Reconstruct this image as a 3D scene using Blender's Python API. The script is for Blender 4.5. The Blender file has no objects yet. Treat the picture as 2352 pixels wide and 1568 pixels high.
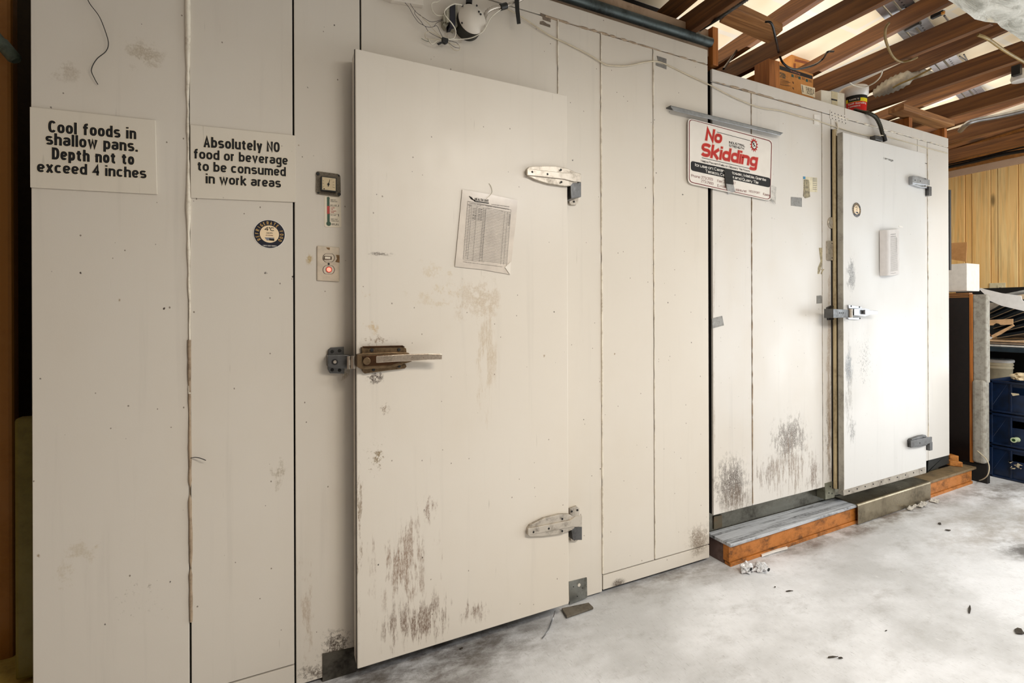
import bpy, bmesh, math, random
from mathutils import Vector, Matrix
random.seed(7)
sc = bpy.context.scene
COL = sc.collection
# ---------------- camera (calibrated) ----------------
F, PU, PV, ROLL, H, D = 1130.0, 1176.0, 716.0, 0.0035, 1.22, 1.74
PHI = math.radians(25.93)
CAM = Vector((0, -D, H))
FWD = Vector((math.sin(PHI), math.cos(PHI), 0)); RGT = Vector((math.cos(PHI), -math.sin(PHI), 0)); UP = Vector((0, 0, 1))
cd = bpy.data.cameras.new('camera'); cam = bpy.data.objects.new('camera', cd); COL.objects.link(cam)
cd.sensor_width = 36; cd.lens = 36 * F / 2352; cd.shift_y = -(784 - PV) / 2352; cd.clip_start = .02
cam.matrix_world = Matrix.Translation(CAM) @ Matrix.Rotation(-PHI, 4, 'Z') @ Matrix.Rotation(math.pi / 2, 4, 'X') @ Matrix.Rotation(-ROLL, 4, 'Z')
sc.camera = cam
# ---------------- world, lights, exposure ----------------
w = bpy.data.worlds.new('world'); sc.world = w; w.use_nodes = True
w.node_tree.nodes['Background'].inputs[0].default_value = (1.0, .93, .83, 1)
w.node_tree.nodes['Background'].inputs[1].default_value = .40
def area(name, loc, rot, sx, sy, power, col):
    l = bpy.data.lights.new(name, 'AREA'); l.shape = 'RECTANGLE'; l.size = sx; l.size_y = sy; l.energy = power; l.color = col
    o = bpy.data.objects.new(name, l); COL.objects.link(o); o.location = loc; o.rotation_euler = rot; return o
R = math.radians
area('daylight_opening', (6.3, -2.35, 1.25), (R(90), 0, R(90)), 2.6, 2.1, 50, (.86, .94, 1))
area('underside_fill', (7.0, -2.3, .1), (0, R(180 - 52), 0), 1.6, 2.8, 55, (1, .97, .92))  # unseen upward light, added to brighten the joist undersides
area('overhead_light', (2.4, -2.9, 2.5), (0, 0, 0), 1.2, .4, 44, (.98, .98, 1)); area('overhead_light', (4.4, -2.2, 2.5), (0, R(-40), 0), 1.2, .4, 85, (1, .98, .94))  # the second one is added, tilted to brighten the pine wall
area('overhead_light', (1.25, -2.3, 2.5), (0, R(-8), 0), 1.0, .4, 60, (1, .90, .77))  # warm light added to bring up the left end of the near cooler
area('attic_fill', (2.7, .55, 2.70), (R(180), 0, 0), 1.5, 1.6, 9, (1, .98, .95)); area('attic_fill', (4.7, .55, 2.70), (R(180), 0, 0), 1.5, 1.6, 9, (1, .98, .95)); area('attic_fill', (3.8, -.75, 2.80), (R(180), 0, 0), 2.6, .3, 4, (1, .97, .92))  # unseen upward lights added to brighten the roof drywall
sc.view_settings.view_transform = 'Standard'; sc.view_settings.look = 'None'
sc.view_settings.exposure = .24; sc.view_settings.gamma = 1; sc.view_settings.use_curve_mapping = False
# ---------------- pixel of the photograph -> point on a real plane ----------------
def ray(u, v):
    du, dv = u - PU, v - PV; c, s = math.cos(ROLL), math.sin(ROLL)
    a = du * c - dv * s; b = du * s + dv * c
    return RGT * (a / F) + FWD - UP * (b / F)
def P(u, v, y=0.0):
    d = ray(u, v); return CAM + d * ((y - CAM.y) / d.y)
def PX(u, v, x):
    d = ray(u, v); return CAM + d * ((x - CAM.x) / d.x)
def PZ(u, v, z=0.0):
    d = ray(u, v); return CAM + d * ((z - CAM.z) / d.z)
# ---------------- materials ----------------
def s2l(c):
    return tuple(((x / 255) / 12.92 if x <= 10 else ((x / 255 + .055) / 1.055) ** 2.4) for x in c)
class NT:
    def __init__(s, name):
        s.m = bpy.data.materials.new(name); s.m.use_nodes = True; s.t = s.m.node_tree
        s.b = s.t.nodes['Principled BSDF']; s.geo = None
    def n(s, ty, **k):
        o = s.t.nodes.new(ty)
        for a, b in k.items(): setattr(o, a, b)
        return o
    def l(s, a, b): s.t.links.new(a, b)
    def pos(s):
        if not s.geo: s.geo = s.n('ShaderNodeNewGeometry')
        return s.geo.outputs['Position']
    def vmap(s, scale=(1, 1, 1), loc=(0, 0, 0), rot=(0, 0, 0)):
        mp = s.n('ShaderNodeMapping'); mp.inputs['Scale'].default_value = scale; mp.inputs['Location'].default_value = loc
        mp.inputs['Rotation'].default_value = rot; s.l(s.pos(), mp.inputs[0]); return mp.outputs[0]
    def noise(s, vec, scale=1, detail=4, rough=.6, dist=0):
        q = s.n('ShaderNodeTexNoise'); q.inputs['Scale'].default_value = scale; q.inputs['Detail'].default_value = detail
        q.inputs['Roughness'].default_value = rough; q.inputs['Distortion'].default_value = dist; s.l(vec, q.inputs['Vector']); return q.outputs[0]
    def rng(s, val, a, b, c=0, d=1, smooth=True):
        q = s.n('ShaderNodeMapRange'); q.interpolation_type = 'SMOOTHSTEP' if smooth else 'LINEAR'
        for i, x in ((1, a), (2, b), (3, c), (4, d)): q.inputs[i].default_value = x
        s.l(val, q.inputs[0]); return q.outputs[0]
    def mul(s, a, b, op='MULTIPLY'):
        q = s.n('ShaderNodeMath', operation=op)
        for i, x in enumerate((a, b)):
            if isinstance(x, (int, float)): q.inputs[i].default_value = x
            else: s.l(x, q.inputs[i])
        return q.outputs[0]
    def mix(s, f, a, b):
        q = s.n('ShaderNodeMix', data_type='RGBA')
        if isinstance(f, (int, float)): q.inputs[0].default_value = f
        else: s.l(f, q.inputs[0])
        for i, x in ((6, a), (7, b)):
            if isinstance(x, tuple): q.inputs[i].default_value = (*s2l(x), 1)
            else: s.l(x, q.inputs[i])
        return q.outputs[2]
    def bump(s, h, st=.2, dist=.01):
        q = s.n('ShaderNodeBump'); q.inputs['Strength'].default_value = st; q.inputs['Distance'].default_value = dist
        s.l(h, q.inputs['Height']); s.l(q.outputs[0], s.b.inputs['Normal'])
    def fin(s, col=None, rough=.5, metal=0, spec=.5):
        if col is not None:
            if isinstance(col, tuple): s.b.inputs['Base Color'].default_value = (*s2l(col), 1)
            else: s.l(col, s.b.inputs['Base Color'])
        if isinstance(rough, (int, float)): s.b.inputs['Roughness'].default_value = rough
        else: s.l(rough, s.b.inputs['Roughness'])
        s.b.inputs['Metallic'].default_value = metal
        s.b.inputs['Specular IOR Level'].default_value = spec
        return s.m
MC = {}
def plain(name, col, rough=.5, metal=0, var=.12, scale=30, emit=0):
    if name in MC: return MC[name]
    t = NT(name); dk = tuple(int(c * (1 - var * 2)) for c in col)
    f = t.rng(t.noise(t.vmap(), scale, 3), .3, .75)
    c = t.mix(t.mul(f, .8), col, dk) if var else col
    m = t.fin(c, rough, metal)
    if emit: t.b.inputs['Emission Color'].default_value = (*s2l(col), 1); t.b.inputs['Emission Strength'].default_value = emit
    MC[name] = m; return m
def grime(name, col, dirt, rough=.45, metal=0, amt=.6, scale=9, stretch=(1, 1, 1), bump=.15):
    if name in MC: return MC[name]
    t = NT(name); a = t.noise(t.vmap(stretch), scale, 8, .68); b = t.noise(t.vmap(), scale * 9, 4, .7)
    f = t.mul(t.rng(a, .42, .68), t.rng(b, .3, .7, .4, 1)); c = t.mix(t.mul(f, amt), col, dirt)
    t.bump(b, bump, .004)
    m = t.fin(c, t.rng(a, .3, .7, rough * .8, min(1, rough * 1.4)), metal); MC[name] = m; return m
def wood(name, c1, c2, axis='x', rough=.6, scale=1.0, knots=True, extra=None):
    if name in MC: return MC[name]
    t = NT(name); st = {'x': (1.2, 26, 26), 'y': (26, 1.2, 26), 'z': (26, 26, 1.2)}[axis]; st = tuple(q * scale for q in st)
    a = t.noise(t.vmap(st), 1, 5, .6, 1.2); b = t.noise(t.vmap(tuple(q * 3 for q in st)), 1, 3, .6)
    c = t.mix(t.rng(a, .3, .7), c1, c2)
    c = t.mix(t.mul(t.rng(b, .45, .75), .35), c, tuple(int(q * .55) for q in c2))
    if knots:
        v = t.n('ShaderNodeTexVoronoi'); ks = {'x': (1.5, 6, 6), 'y': (6, 1.5, 6), 'z': (6, 6, 1.5)}[axis]
        t.l(t.vmap(ks), v.inputs['Vector']); v.inputs['Scale'].default_value = 1
        k = t.rng(v.outputs['Distance'], .05, .13, 1, 0); c = t.mix(t.mul(k, .75), c, tuple(int(q * .35) for q in c2))
    if extra: c = extra(t, c)
    t.bump(b, .12, .003); m = t.fin(c, rough); MC[name] = m; return m
def blobs(t, c, lst):
    for (cx, cz, rx, rz, sx, sz, th, col, st) in lst:
        mp = t.vmap((1 / rx, 0, 1 / rz), (-cx / rx, 0, -cz / rz))
        ln = t.n('ShaderNodeVectorMath', operation='LENGTH'); t.l(mp, ln.inputs[0])
        wob = t.noise(t.vmap((14, 14, 9), (cx, 0, cz)), 1, 4, .7); fall = t.rng(t.mul(t.mul(wob, 1.3), ln.outputs['Value'], 'ADD'), .75, 1.65, 1, 0)
        nz = t.noise(t.vmap((sx, sx, sz), (cx * 3, 0, cz)), 1, 9, .74)
        f = t.rng(t.mul(t.mul(fall, .16), nz, 'ADD'), th, th + .09)
        gr = t.rng(t.noise(t.vmap((190, 190, 150 if sz > 12 else 70)), 1, 4, .8), .34, .60, .25, 1)
        c = t.mix(t.mul(t.mul(t.mul(f, fall), gr), min(1, st * 1.1)), c, col)
    return c
def bpx(u, v, ru, rv, y, sx, sz, th, col, st):
    a = P(u, v, y); b = P(u + ru, v, y); e = P(u, v + rv, y)
    return (a.x, a.z, abs(b.x - a.x), abs(e.z - a.z), sx, sz, th, col, st)
def paint(name, col, lst, rough=.32, specks=1.0, warm=(198, 184, 162)):
    t = NT(name)
    big = t.noise(t.vmap((1.6, 1.6, 1.1)), 1, 4, .6)
    c = t.mix(t.mul(t.rng(big, .42, .75), .22), col, warm)
    st = t.noise(t.vmap((22, 22, 1.1)), 1, 4, .6)
    c = t.mix(t.mul(t.rng(st, .55, .78), .16), c, tuple(int(q * .78) for q in col))
    # small chips and splashes
    for sc_, rad, thr, dc, stg, seed in ((15, .050, .55, (56, 44, 34), .95, 0), (8, .036, .45, (134, 106, 66), .8, 4), (30, .075, .60, (96, 80, 62), .75, 9), (5, .022, .6, (40, 30, 24), .95, 14)):
        v = t.n('ShaderNodeTexVoronoi'); v.inputs['Scale'].default_value = 1
        t.l(t.vmap((sc_, 0.0001, sc_ * .8), (seed, 0, seed * 2)), v.inputs['Vector'])
        sp = t.n('ShaderNodeSeparateColor'); t.l(v.outputs['Color'], sp.inputs[0])
        wob = t.mul(t.mul(t.noise(t.vmap((120, 120, 120)), 1, 2), .09), v.outputs['Distance'], 'ADD')
        f = t.mul(t.rng(wob, rad + .02, rad + .045, 1, 0), t.rng(sp.outputs[0], thr, thr + .02))
        c = t.mix(t.mul(f, stg * specks), c, dc)
    # scratches
    sr = t.noise(t.vmap((90, 90, 5), rot=(0, .35, 0)), 1, 2, .5)
    c = t.mix(t.mul(t.rng(sr, .74, .80), .35 * specks), c, (110, 98, 80))
    c = blobs(t, c, lst)
    t.bump(t.noise(t.vmap((260, 260, 260)), 1, 2), .05, .002)
    m = t.fin(c, t.rng(big, .3, .7, rough * .8, rough * 1.35)); return m
# ---------------- a plain condensed grotesque drawn as strokes ----------------
def _arc(cx, cy, rx, ry, a0, a1, p=2.5, n=None):
    n = n or max(4, int(abs(a1 - a0) / 15)); o = []
    for k in range(n + 1):
        g = R(a0 + (a1 - a0) * k / n); c, s = math.cos(g), math.sin(g)
        o.append((cx + rx * math.copysign(abs(c) ** (2 / p), c), cy + ry * math.copysign(abs(s) ** (2 / p), s)))
    return o
def glyph(ch, t, wf=1.0):
    h = t / 2; b, x, c, d = h, .74 - h, 1 - h, -.22; w = .36 * wf; m = w / 2; W = w * 1.12; M = W / 2
    xr = (x - b) / 2; xm = (x + b) / 2; cr = (c - b) / 2; cm = (c + b) / 2
    O = lambda: _arc(m, xm, m, xr, 0, 360)
    arch = lambda x0, ww: [(x0, b)] + [(x0, x - xr * .5)] + _arc(x0 + ww / 2, x - xr * .55, ww / 2, xr * .55, 180, 0) + [(x0 + ww, b)]
    top = lambda: _arc(m, x - xr * .5, m, xr * .5, 165, 0)
    G = {
     'a': (w, [top() + [(w, b)], [(w, xm + .03), (m, xm + .03)] + _arc(m, b + (xm + .03 - b) / 2, m, (xm + .03 - b) / 2, 90, 270) + [(w, b + .06)]]),
     'b': (w, [[(0, b - h), (0, c + h)], O()]), 'c': (w * .95, [_arc(m, xm, m, xr, 42, 318)]), 'd': (w, [[(w, b - h), (w, c + h)], O()]),
     'e': (w, [[(w, xm)] + _arc(m, xm, m, xr, 0, 322), [(0, xm - .01), (w, xm - .01)]]), 'f': (.22, [[(.08, b - h), (.08, c - .13)] + _arc(.22, c - .13, .14, .13, 180, 90) + [(.26, c)], [(-.07, x - .01), (.25, x - .01)]]),
     'g': (w, [O(), [(w, x + h), (w, d + .1)] + _arc(m, d + .1, m, .1, 0, -165)]), 'h': (w, [[(0, b - h), (0, c + h)], [(0, b)] + arch(0, w)[1:-1] + [(w, b - h)]]),
     'i': (0, [[(0, b - h), (0, x + h)], [(0, .865), (0, 1.0)]]), 'j': (0, [[(0, x), (0, d)], [(0, .865), (0, 1.0)]]), 'k': (w, [[(0, b - h), (0, c + h)], [(0, xm * .8), (w, x + h)], [(w * .35, xm), (w * 1.05, b - h)]]),
     'l': (0, [[(0, b - h), (0, c + h)]]), 'm': (w * 1.7, [[(0, b - h), (0, x + h)], arch(0, w * .85)[1:-1] + [(w * .85, b - h)], arch(w * .85, w * .85)[1:-1] + [(w * 1.7, b - h)]]),
     'n': (w, [[(0, b - h), (0, x + h)], arch(0, w)[1:-1] + [(w, b - h)]]), 'o': (w, [O()]), 'p': (w, [[(0, d), (0, x + h)], O()]), 'q': (w, [[(w, d), (w, x + h)], O()]),
     'r': (.17, [[(0, b - h), (0, x + h)], _arc(.17, x - .18, .17, .18, 180, 88) + [(.2, x)]]),
     's': (w, [_arc(m, x - xr / 2, m, xr / 2, 28, 270 - 20)[:] + _arc(m, b + xr / 2, m, xr / 2, 90, -152)]), 't': (.2, [[(.08, c - .04), (.08, b + .12)] + _arc(.2, b + .12, .12, .12, 180, 270) + [(.24, b)], [(-.07, x - .01), (.24, x - .01)]]),
     'u': (w, [[(0, x + h)] + _arc(m, b + xr * .55, m, xr * .55, 180, 360) + [(w, x)], [(w, b - h), (w, x + h)]]), 'v': (w, [[(0, x + h), (m, b - h * .4), (w, x + h)]]),
     'w': (w * 1.6, [[(0, x + h), (w * .4, b - h * .4), (w * .8, x), (w * 1.2, b - h * .4), (w * 1.6, x + h)]]), 'x': (w, [[(0, b - h), (w, x + h)], [(0, x + h), (w, b - h)]]),
     'y': (w, [[(0, x + h), (m, b)], [(w, x + h), (m * .75, d)]]), 'z': (w, [[(0, x), (w, x), (0, b), (w, b)]]),
     'A': (W, [[(0, b - h), (M, c + h * .3), (W, b - h)], [(W * .2, b + .22), (W * .8, b + .22)]]), 'B': (W, [[(0, b), (0, c), (M, c)] + _arc(M, c - cr / 2, M, cr / 2, 90, -90) + [(0, cm)], [(M, cm)] + _arc(M, b + cr / 2, M, cr / 2, 90, -90) + [(0, b)]]),
     'C': (W, [_arc(M, cm, M, cr, 38, 322)]), 'D': (W, [[(0, b), (0, c), (W * .4, c)] + _arc(W * .4, cm, W * .6, cr, 90, -90) + [(0, b)]]), 'E': (W * .85, [[(W * .85, c), (0, c), (0, b), (W * .85, b)], [(0, cm), (W * .75, cm)]]),
     'F': (W * .8, [[(W * .85, c), (0, c), (0, b - h)], [(0, cm), (W * .7, cm)]]), 'G': (W, [_arc(M, cm, M, cr, 38, 360) , [(W, b - h), (W, cm), (M, cm)]]), 'H': (W, [[(0, b - h), (0, c + h)], [(W, b - h), (W, c + h)], [(0, cm), (W, cm)]]),
     'I': (0, [[(0, b - h), (0, c + h)]]), 'J': (w, [[(w, c + h)] + _arc(m, b + .15, m, .15, 0, -180)]), 'K': (W, [[(0, b - h), (0, c + h)], [(0, cm * .8), (W, c + h)], [(W * .3, cm), (W * 1.05, b - h)]]), 'L': (W * .8, [[(0, c + h), (0, b), (W * .8, b)]]),
     'M': (W * 1.2, [[(0, b - h), (0, c), (W * .6, b), (W * 1.2, c), (W * 1.2, b - h)]]), 'N': (W, [[(0, b - h), (0, c), (W, b), (W, c + h)]]), 'O': (W, [_arc(M, cm, M, cr, 0, 360)]), 'P': (W, [[(0, b - h), (0, c), (M, c)] + _arc(M, c - cr / 2, M, cr / 2, 90, -90) + [(0, cm)]]),
     'Q': (W, [_arc(M, cm, M, cr, 0, 360), [(M, b + .15), (W, b - h)]]), 'R': (W, [[(0, b - h), (0, c), (M, c)] + _arc(M, c - cr / 2, M, cr / 2, 90, -90) + [(0, cm)], [(M, cm), (W, b - h)]]),
     'S': (W, [_arc(M, c - cr / 2, M, cr / 2, 28, 250) + _arc(M, b + cr / 2, M, cr / 2, 90, -152)]), 'T': (W, [[(-.02, c), (W + .02, c)], [(M, c), (M, b - h)]]), 'U': (W, [[(0, c + h)] + _arc(M, b + cr * .4, M, cr * .4, 180, 360) + [(W, c + h)]]),
     'V': (W, [[(0, c + h), (M, b - h * .3), (W, c + h)]]), 'W': (W * 1.5, [[(0, c + h), (W * .38, b), (W * .75, c), (W * 1.12, b), (W * 1.5, c + h)]]), 'X': (W, [[(0, b - h), (W, c + h)], [(0, c + h), (W, b - h)]]), 'Y': (W, [[(0, c + h), (M, cm), (W, c + h)], [(M, cm), (M, b - h)]]), 'Z': (W, [[(0, c), (W, c), (0, b), (W, b)]]),
     '0': (w, [_arc(m, cm, m, cr, 0, 360)]), '1': (w * .4, [[(0, c - .14), (w * .4, c), (w * .4, b - h)]]), '2': (w, [_arc(m, c - .22, m, .22, 160, -30) + [(0, b), (w, b)]]), '3': (w, [_arc(m, c - cr / 2, m, cr / 2, 155, -90), _arc(m, b + cr / 2, m, cr / 2, 90, -155)]),
     '4': (w, [[(w * .78, b - h), (w * .78, c), (0, b + .22), (w * 1.1, b + .22)]]), '5': (w, [[(w * .95, c), (0, c), (0, cm + .02)] + _arc(m, b + .27, m, .27, 130, -155)]), '6': (w, [_arc(m, b + .26, m, .26, 0, 360), _arc(m, cm, m, cr, 50, 200)]), '7': (w, [[(0, c), (w, c), (w * .35, b - h)]]),
     '8': (w, [_arc(m, c - cr / 2, m, cr / 2, 0, 360), _arc(m, b + cr / 2, m, cr / 2, 0, 360)]), '9': (w, [_arc(m, c - .26, m, .26, 0, 360), _arc(m, cm, m, cr, 20, -130)]),
     '.': (0, [[(0, 0), (0, t)]]), ',': (.02, [[(.02, t), (-.02, -.14)]]), ':': (0, [[(0, 0), (0, t)], [(0, x + h - t), (0, x + h)]]), '-': (.16, [[(0, .38), (.16, .38)]]), '(': (.1, [_arc(.14, .45, .14, .6, 130, 230)]), ')': (.1, [_arc(-.04, .45, .14, .6, 50, -50)]), '/': (.2, [[(0, -.05), (.2, 1.05)]]), '°': (.12, [_arc(.06, c - .08, .08, .08, 0, 360)]),
     '&': (W, [_arc(M, c - .18, M * .7, .18, 0, 360), _arc(M * .9, b + .24, M, .24, 60, 330)]),
    }
    return G.get(ch, (w * .8, []))
def stroke_text(st, t, tw=None, wf=1.0):
    tw = tw or t; vs = []; fs = []; X0 = 0
    for ch in st:
        if ch == ' ': X0 += .32; continue
        wd, strokes = glyph(ch, t, wf)
        for pl in strokes:
            q = [pl[0]]
            for p in pl[1:]:
                if abs(p[0] - q[-1][0]) + abs(p[1] - q[-1][1]) > .004: q.append(p)
            if len(q) < 2: continue
            cl = len(q) > 3 and abs(q[0][0] - q[-1][0]) + abs(q[0][1] - q[-1][1]) < .006
            if cl: q = q[:-1]
            n = len(q); base = len(vs)
            ext = (tw - t) / 2
            for i in range(n):
                a = Vector(q[i - 1]) if (i > 0 or cl) else None; c_ = Vector(q[(i + 1) % n]) if (i < n - 1 or cl) else None; b_ = Vector(q[i])
                d0 = (b_ - a).normalized() if a is not None else None; d1 = (c_ - b_).normalized() if c_ is not None else None
                if d0 is None: b_ = b_ - d1 * ext; d0 = d1
                if d1 is None: b_ = b_ + d0 * ext; d1 = d0
                n0 = Vector((-d0.y, d0.x)); n1 = Vector((-d1.y, d1.x)); mm = n0 + n1; mm = mm.normalized() if mm.length > .2 else n0
                k = tw / 2 / max(.45, mm.dot(n0)); vs += [(b_.x + mm.x * k + X0 + t / 2, b_.y + mm.y * k), (b_.x - mm.x * k + X0 + t / 2, b_.y - mm.y * k)]
            for i in range(n if cl else n - 1): j = (i + 1) % n; fs.append((base + 2 * i, base + 2 * i + 1, base + 2 * j + 1, base + 2 * j))
        X0 += wd + t + .06
    return vs, fs, max(.1, X0 - .06)
# ---------------- mesh builder ----------------
FONT = {}
class MB:
    def __init__(s): s.v = []; s.f = []; s.mi = []; s.sm = []
    def add(s, vs, fs, m=0, smooth=False):
        b = len(s.v); s.v += [Vector(x) for x in vs]
        for q in fs: s.f.append([b + i for i in q]); s.mi.append(m); s.sm.append(smooth)
        return s
    def box(s, x0, x1, y0, y1, z0, z1, m=0):
        vs = [(x, y, z) for z in (z0, z1) for y in (y0, y1) for x in (x0, x1)]
        return s.add(vs, [(0, 2, 3, 1), (4, 5, 7, 6), (0, 1, 5, 4), (2, 6, 7, 3), (0, 4, 6, 2), (1, 3, 7, 5)], m)
    def obox(s, o, ax, ay, az, m=0):
        o = Vector(o); ax, ay, az = Vector(ax), Vector(ay), Vector(az)
        vs = [o + ax * i + ay * j + az * k for k in (0, 1) for j in (0, 1) for i in (0, 1)]
        return s.add(vs, [(0, 2, 3, 1), (4, 5, 7, 6), (0, 1, 5, 4), (2, 6, 7, 3), (0, 4, 6, 2), (1, 3, 7, 5)], m)
    def prism(s, pts, ext, m=0):
        n = len(pts); e = Vector(ext); vs = [Vector(p) for p in pts] + [Vector(p) + e for p in pts]
        return s.add(vs, [tuple(range(n)), tuple(range(2 * n - 1, n - 1, -1))] + [(i, i + n, (i + 1) % n + n, (i + 1) % n) for i in range(n)], m)
    def slab(s, px, yf, th, m=0):      # outline given in photograph pixels on the real plane y = yf, thickness towards the wall
        return s.prism([P(u, v, yf) for u, v in px], (0, th, 0), m)
    def slabz(s, px, z, th, m=0):
        return s.prism([PZ(u, v, z) for u, v in px], (0, 0, -th), m)
    def slabx(s, px, x, th, m=0):
        return s.prism([PX(u, v, x) for u, v in px], (th, 0, 0), m)
    def tube(s, pts, r, n=8, m=0, rib=None, closed=False):
        pts = [Vector(p) for p in pts]; vs = []; fs = []; up = Vector((0, 0, 1)); N = len(pts); prev = None
        for i, p in enumerate(pts):
            t = (pts[min(i + 1, N - 1)] - pts[max(i - 1, 0)])
            t = t.normalized() if t.length > 1e-9 else Vector((1, 0, 0))
            if prev is None:
                a = t.cross(up);  a = t.cross(Vector((1, 0, 0))) if a.length < .05 else a
            else: a = prev - t * prev.dot(t)
            a.normalize(); prev = a; b = t.cross(a)
            rr = r[i] if isinstance(r, (list, tuple)) else r
            if rib: rr = rr * (1.0 if i % 2 else rib)
            for k in range(n):
                g = 2 * math.pi * k / n; vs.append(p + (a * math.cos(g) + b * math.sin(g)) * rr)
        for i in range(N - 1):
            for k in range(n): fs.append((i * n + k, i * n + (k + 1) % n, (i + 1) * n + (k + 1) % n, (i + 1) * n + k))
        s.add(vs, fs, m, True); s.add(vs[:n], [tuple(range(n - 1, -1, -1))], m); return s.add(vs[-n:], [tuple(range(n))], m)
    def cyl(s, c, ax, r, h, n=20, m=0, r2=None):
        c = Vector(c); ax = Vector(ax).normalized(); return s.tube([c, c + ax * h], [r, r if r2 is None else r2], n, m)
    def lathe(s, c, prof, n=28, m=0):  # around z
        vs = []; fs = []
        for r, z in prof:
            for k in range(n):
                g = 2 * math.pi * k / n; vs.append((c[0] + r * math.cos(g), c[1] + r * math.sin(g), c[2] + z))
        for i in range(len(prof) - 1):
            for k in range(n): fs.append((i * n + k, i * n + (k + 1) % n, (i + 1) * n + (k + 1) % n, (i + 1) * n + k))
        s.add(vs, fs, m, True); s.add(vs[-n:], [tuple(range(n))], m); return s.add(vs[:n], [tuple(range(n - 1, -1, -1))], m)
    def text(s, st, o, ax, az, w=None, cap=None, bold=0.0, m=0, center=True, halo=0):
        # o: centre of the baseline; ax, az unit vectors; w: width of the line, cap: height of a capital
        t = .085 + bold * 3.0; wf = 1.0
        if w:
            w1 = stroke_text(st, t)[2]; w2 = stroke_text(st, t, None, 2.0)[2]; wf = min(2.4, max(.45, 1 + (w / cap - w1) / max(1e-4, w2 - w1)))
        vs, fs, wid = stroke_text(st, t, t + halo if halo else None, wf)
        if not vs: return s
        nrm = ax.cross(az).normalized(); bump_ = [0] * len(vs); lay = 0; last = -9
        for q in fs:
            if q[0] != last: lay = (lay + 1) % 6
            last = q[3]
            for i in q: bump_[i] = lay
        sz = cap; sx = w / wid if w else sz
        off = wid / 2 if center else 0
        o = Vector(o); return s.add([o + ax * ((a - off) * sx) + az * (b * sz) + nrm * (k * .00003) for (a, b), k in zip(vs, bump_)], fs, m)
    def tpx(s, st, p0, p1, cap, y, bold=.012, m=0, fn=None, italic=0, halo=0):
        fn = fn or P; a = fn(p0[0], p0[1], y); b = fn(p1[0], p1[1], y); mid = (p0[0] + p1[0]) / 2, (p0[1] + p1[1]) / 2
        c0 = fn(mid[0], mid[1], y); c1 = fn(mid[0], mid[1] - cap, y); h = (c1 - c0).length
        up = (c1 - c0).normalized(); ax = (b - a).normalized(); up = (up + ax * italic)
        return s.text(st, c0, ax, up, (b - a).length, h, bold, m, True, halo)
    def build(s, name, mats, parent=None, bevel=0, seg=2):
        o3 = parent_origin(parent)
        me = bpy.data.meshes.new(name); me.from_pydata([v - o3 for v in s.v], [], s.f)
        mats = mats if isinstance(mats, (list, tuple)) else [mats]
        for q in mats: me.materials.append(q)
        me.polygons.foreach_set('material_index', s.mi); me.polygons.foreach_set('use_smooth', s.sm)
        bm = bmesh.new(); bm.from_mesh(me); bmesh.ops.remove_doubles(bm, verts=bm.verts, dist=1e-6) if bevel else None
        if bevel: bmesh.ops.recalc_face_normals(bm, faces=bm.faces)
        bm.to_mesh(me); bm.free(); me.update()
        o = bpy.data.objects.new(name, me); COL.objects.link(o)
        if parent: o.parent = parent
        if bevel:
            bv = o.modifiers.new('bevel', 'BEVEL'); bv.width = bevel; bv.segments = seg; bv.limit_method = 'ANGLE'; bv.angle_limit = R(40)
        return o
ORG = {}
def parent_origin(p):
    o = Vector((0, 0, 0))
    while p: o += Vector(p.location); p = p.parent
    return o
def thing(name, label, cat, loc, group=None):
    o = bpy.data.objects.new(name, None); COL.objects.link(o); o.location = loc; o.empty_display_size = .1
    return tag(o, label, cat, group)
def tag(o, label, cat, group=None):
    o['label'] = label; o['category'] = cat
    if group: o['group'] = group
    return o
def struct(o): o['kind'] = 'structure'; return o
def lab(o, s): o['label'] = s; return o
def spline(pts, n=8):
    pts = [Vector(p) for p in pts]; q = [pts[0]] + pts + [pts[-1]]; out = []
    for i in range(1, len(q) - 2):
        for k in range(n):
            t = k / n; a, b, c, d = q[i - 1], q[i], q[i + 1], q[i + 2]
            out.append(.5 * ((2 * b) + (c - a) * t + (2 * a - 5 * b + 4 * c - d) * t * t + (3 * b - a - 3 * c + d) * t ** 3))
    out.append(pts[-1]); return out
def resample(pts, step):
    out = [pts[0]]; acc = 0
    for a, b in zip(pts, pts[1:]):
        L = (b - a).length
        if L < 1e-9: continue
        while acc + L >= step:
            k = (step - acc) / L; a = a.lerp(b, k); out.append(a.copy()); L = (b - a).length; acc = 0
        acc += L
    return out
def px(lst, y, fn=None):
    fn = fn or P; return [fn(q[0], q[1], q[2] if len(q) > 2 else y) for q in lst]
X = Vector((1, 0, 0)); Z = Vector((0, 0, 1)); Y = Vector((0, 1, 0))
# shared materials
black = plain('black_rubber', (22, 21, 20), .55, 0, .1)
dark_gap = plain('dark_gap', (26, 22, 18), .9)
steel = grime('brushed_steel', (196, 188, 176), (70, 54, 40), .42, .75, .7, 20)
steel_contrast = grime('greasy_contrast_steel', (124, 104, 80), (22, 12, 5), .34, .95, 1, 12)  # grease, with extra dark mottling standing in for missing reflection contrast
steel_dark = grime('dark_steel', (104, 104, 104), (40, 34, 28), .35, 1, .6, 12)
galv = grime('galvanised_steel', (152, 154, 150), (64, 58, 44), .38, .9, .8, 7)
alu = plain('aluminium', (178, 180, 184), .32, .9, .08)
screw = plain('screw_hole', (16, 14, 12), .6)
caulk = grime('sealant', (228, 220, 204), (120, 98, 70), .5, 0, .7, 14)
white_print = plain('white_print', (236, 232, 224), .5, 0, .02)
ink = plain('black_ink', (10, 9, 10), .7, 0, 0)
ink_grey = plain('grey_ink', (120, 116, 112), .6, 0, 0)
ink_red = plain('red_ink', (196, 30, 20), .4, 0, .1)
ink_maroon = plain('maroon_ink', (110, 22, 26), .5, 0, 0)
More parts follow.
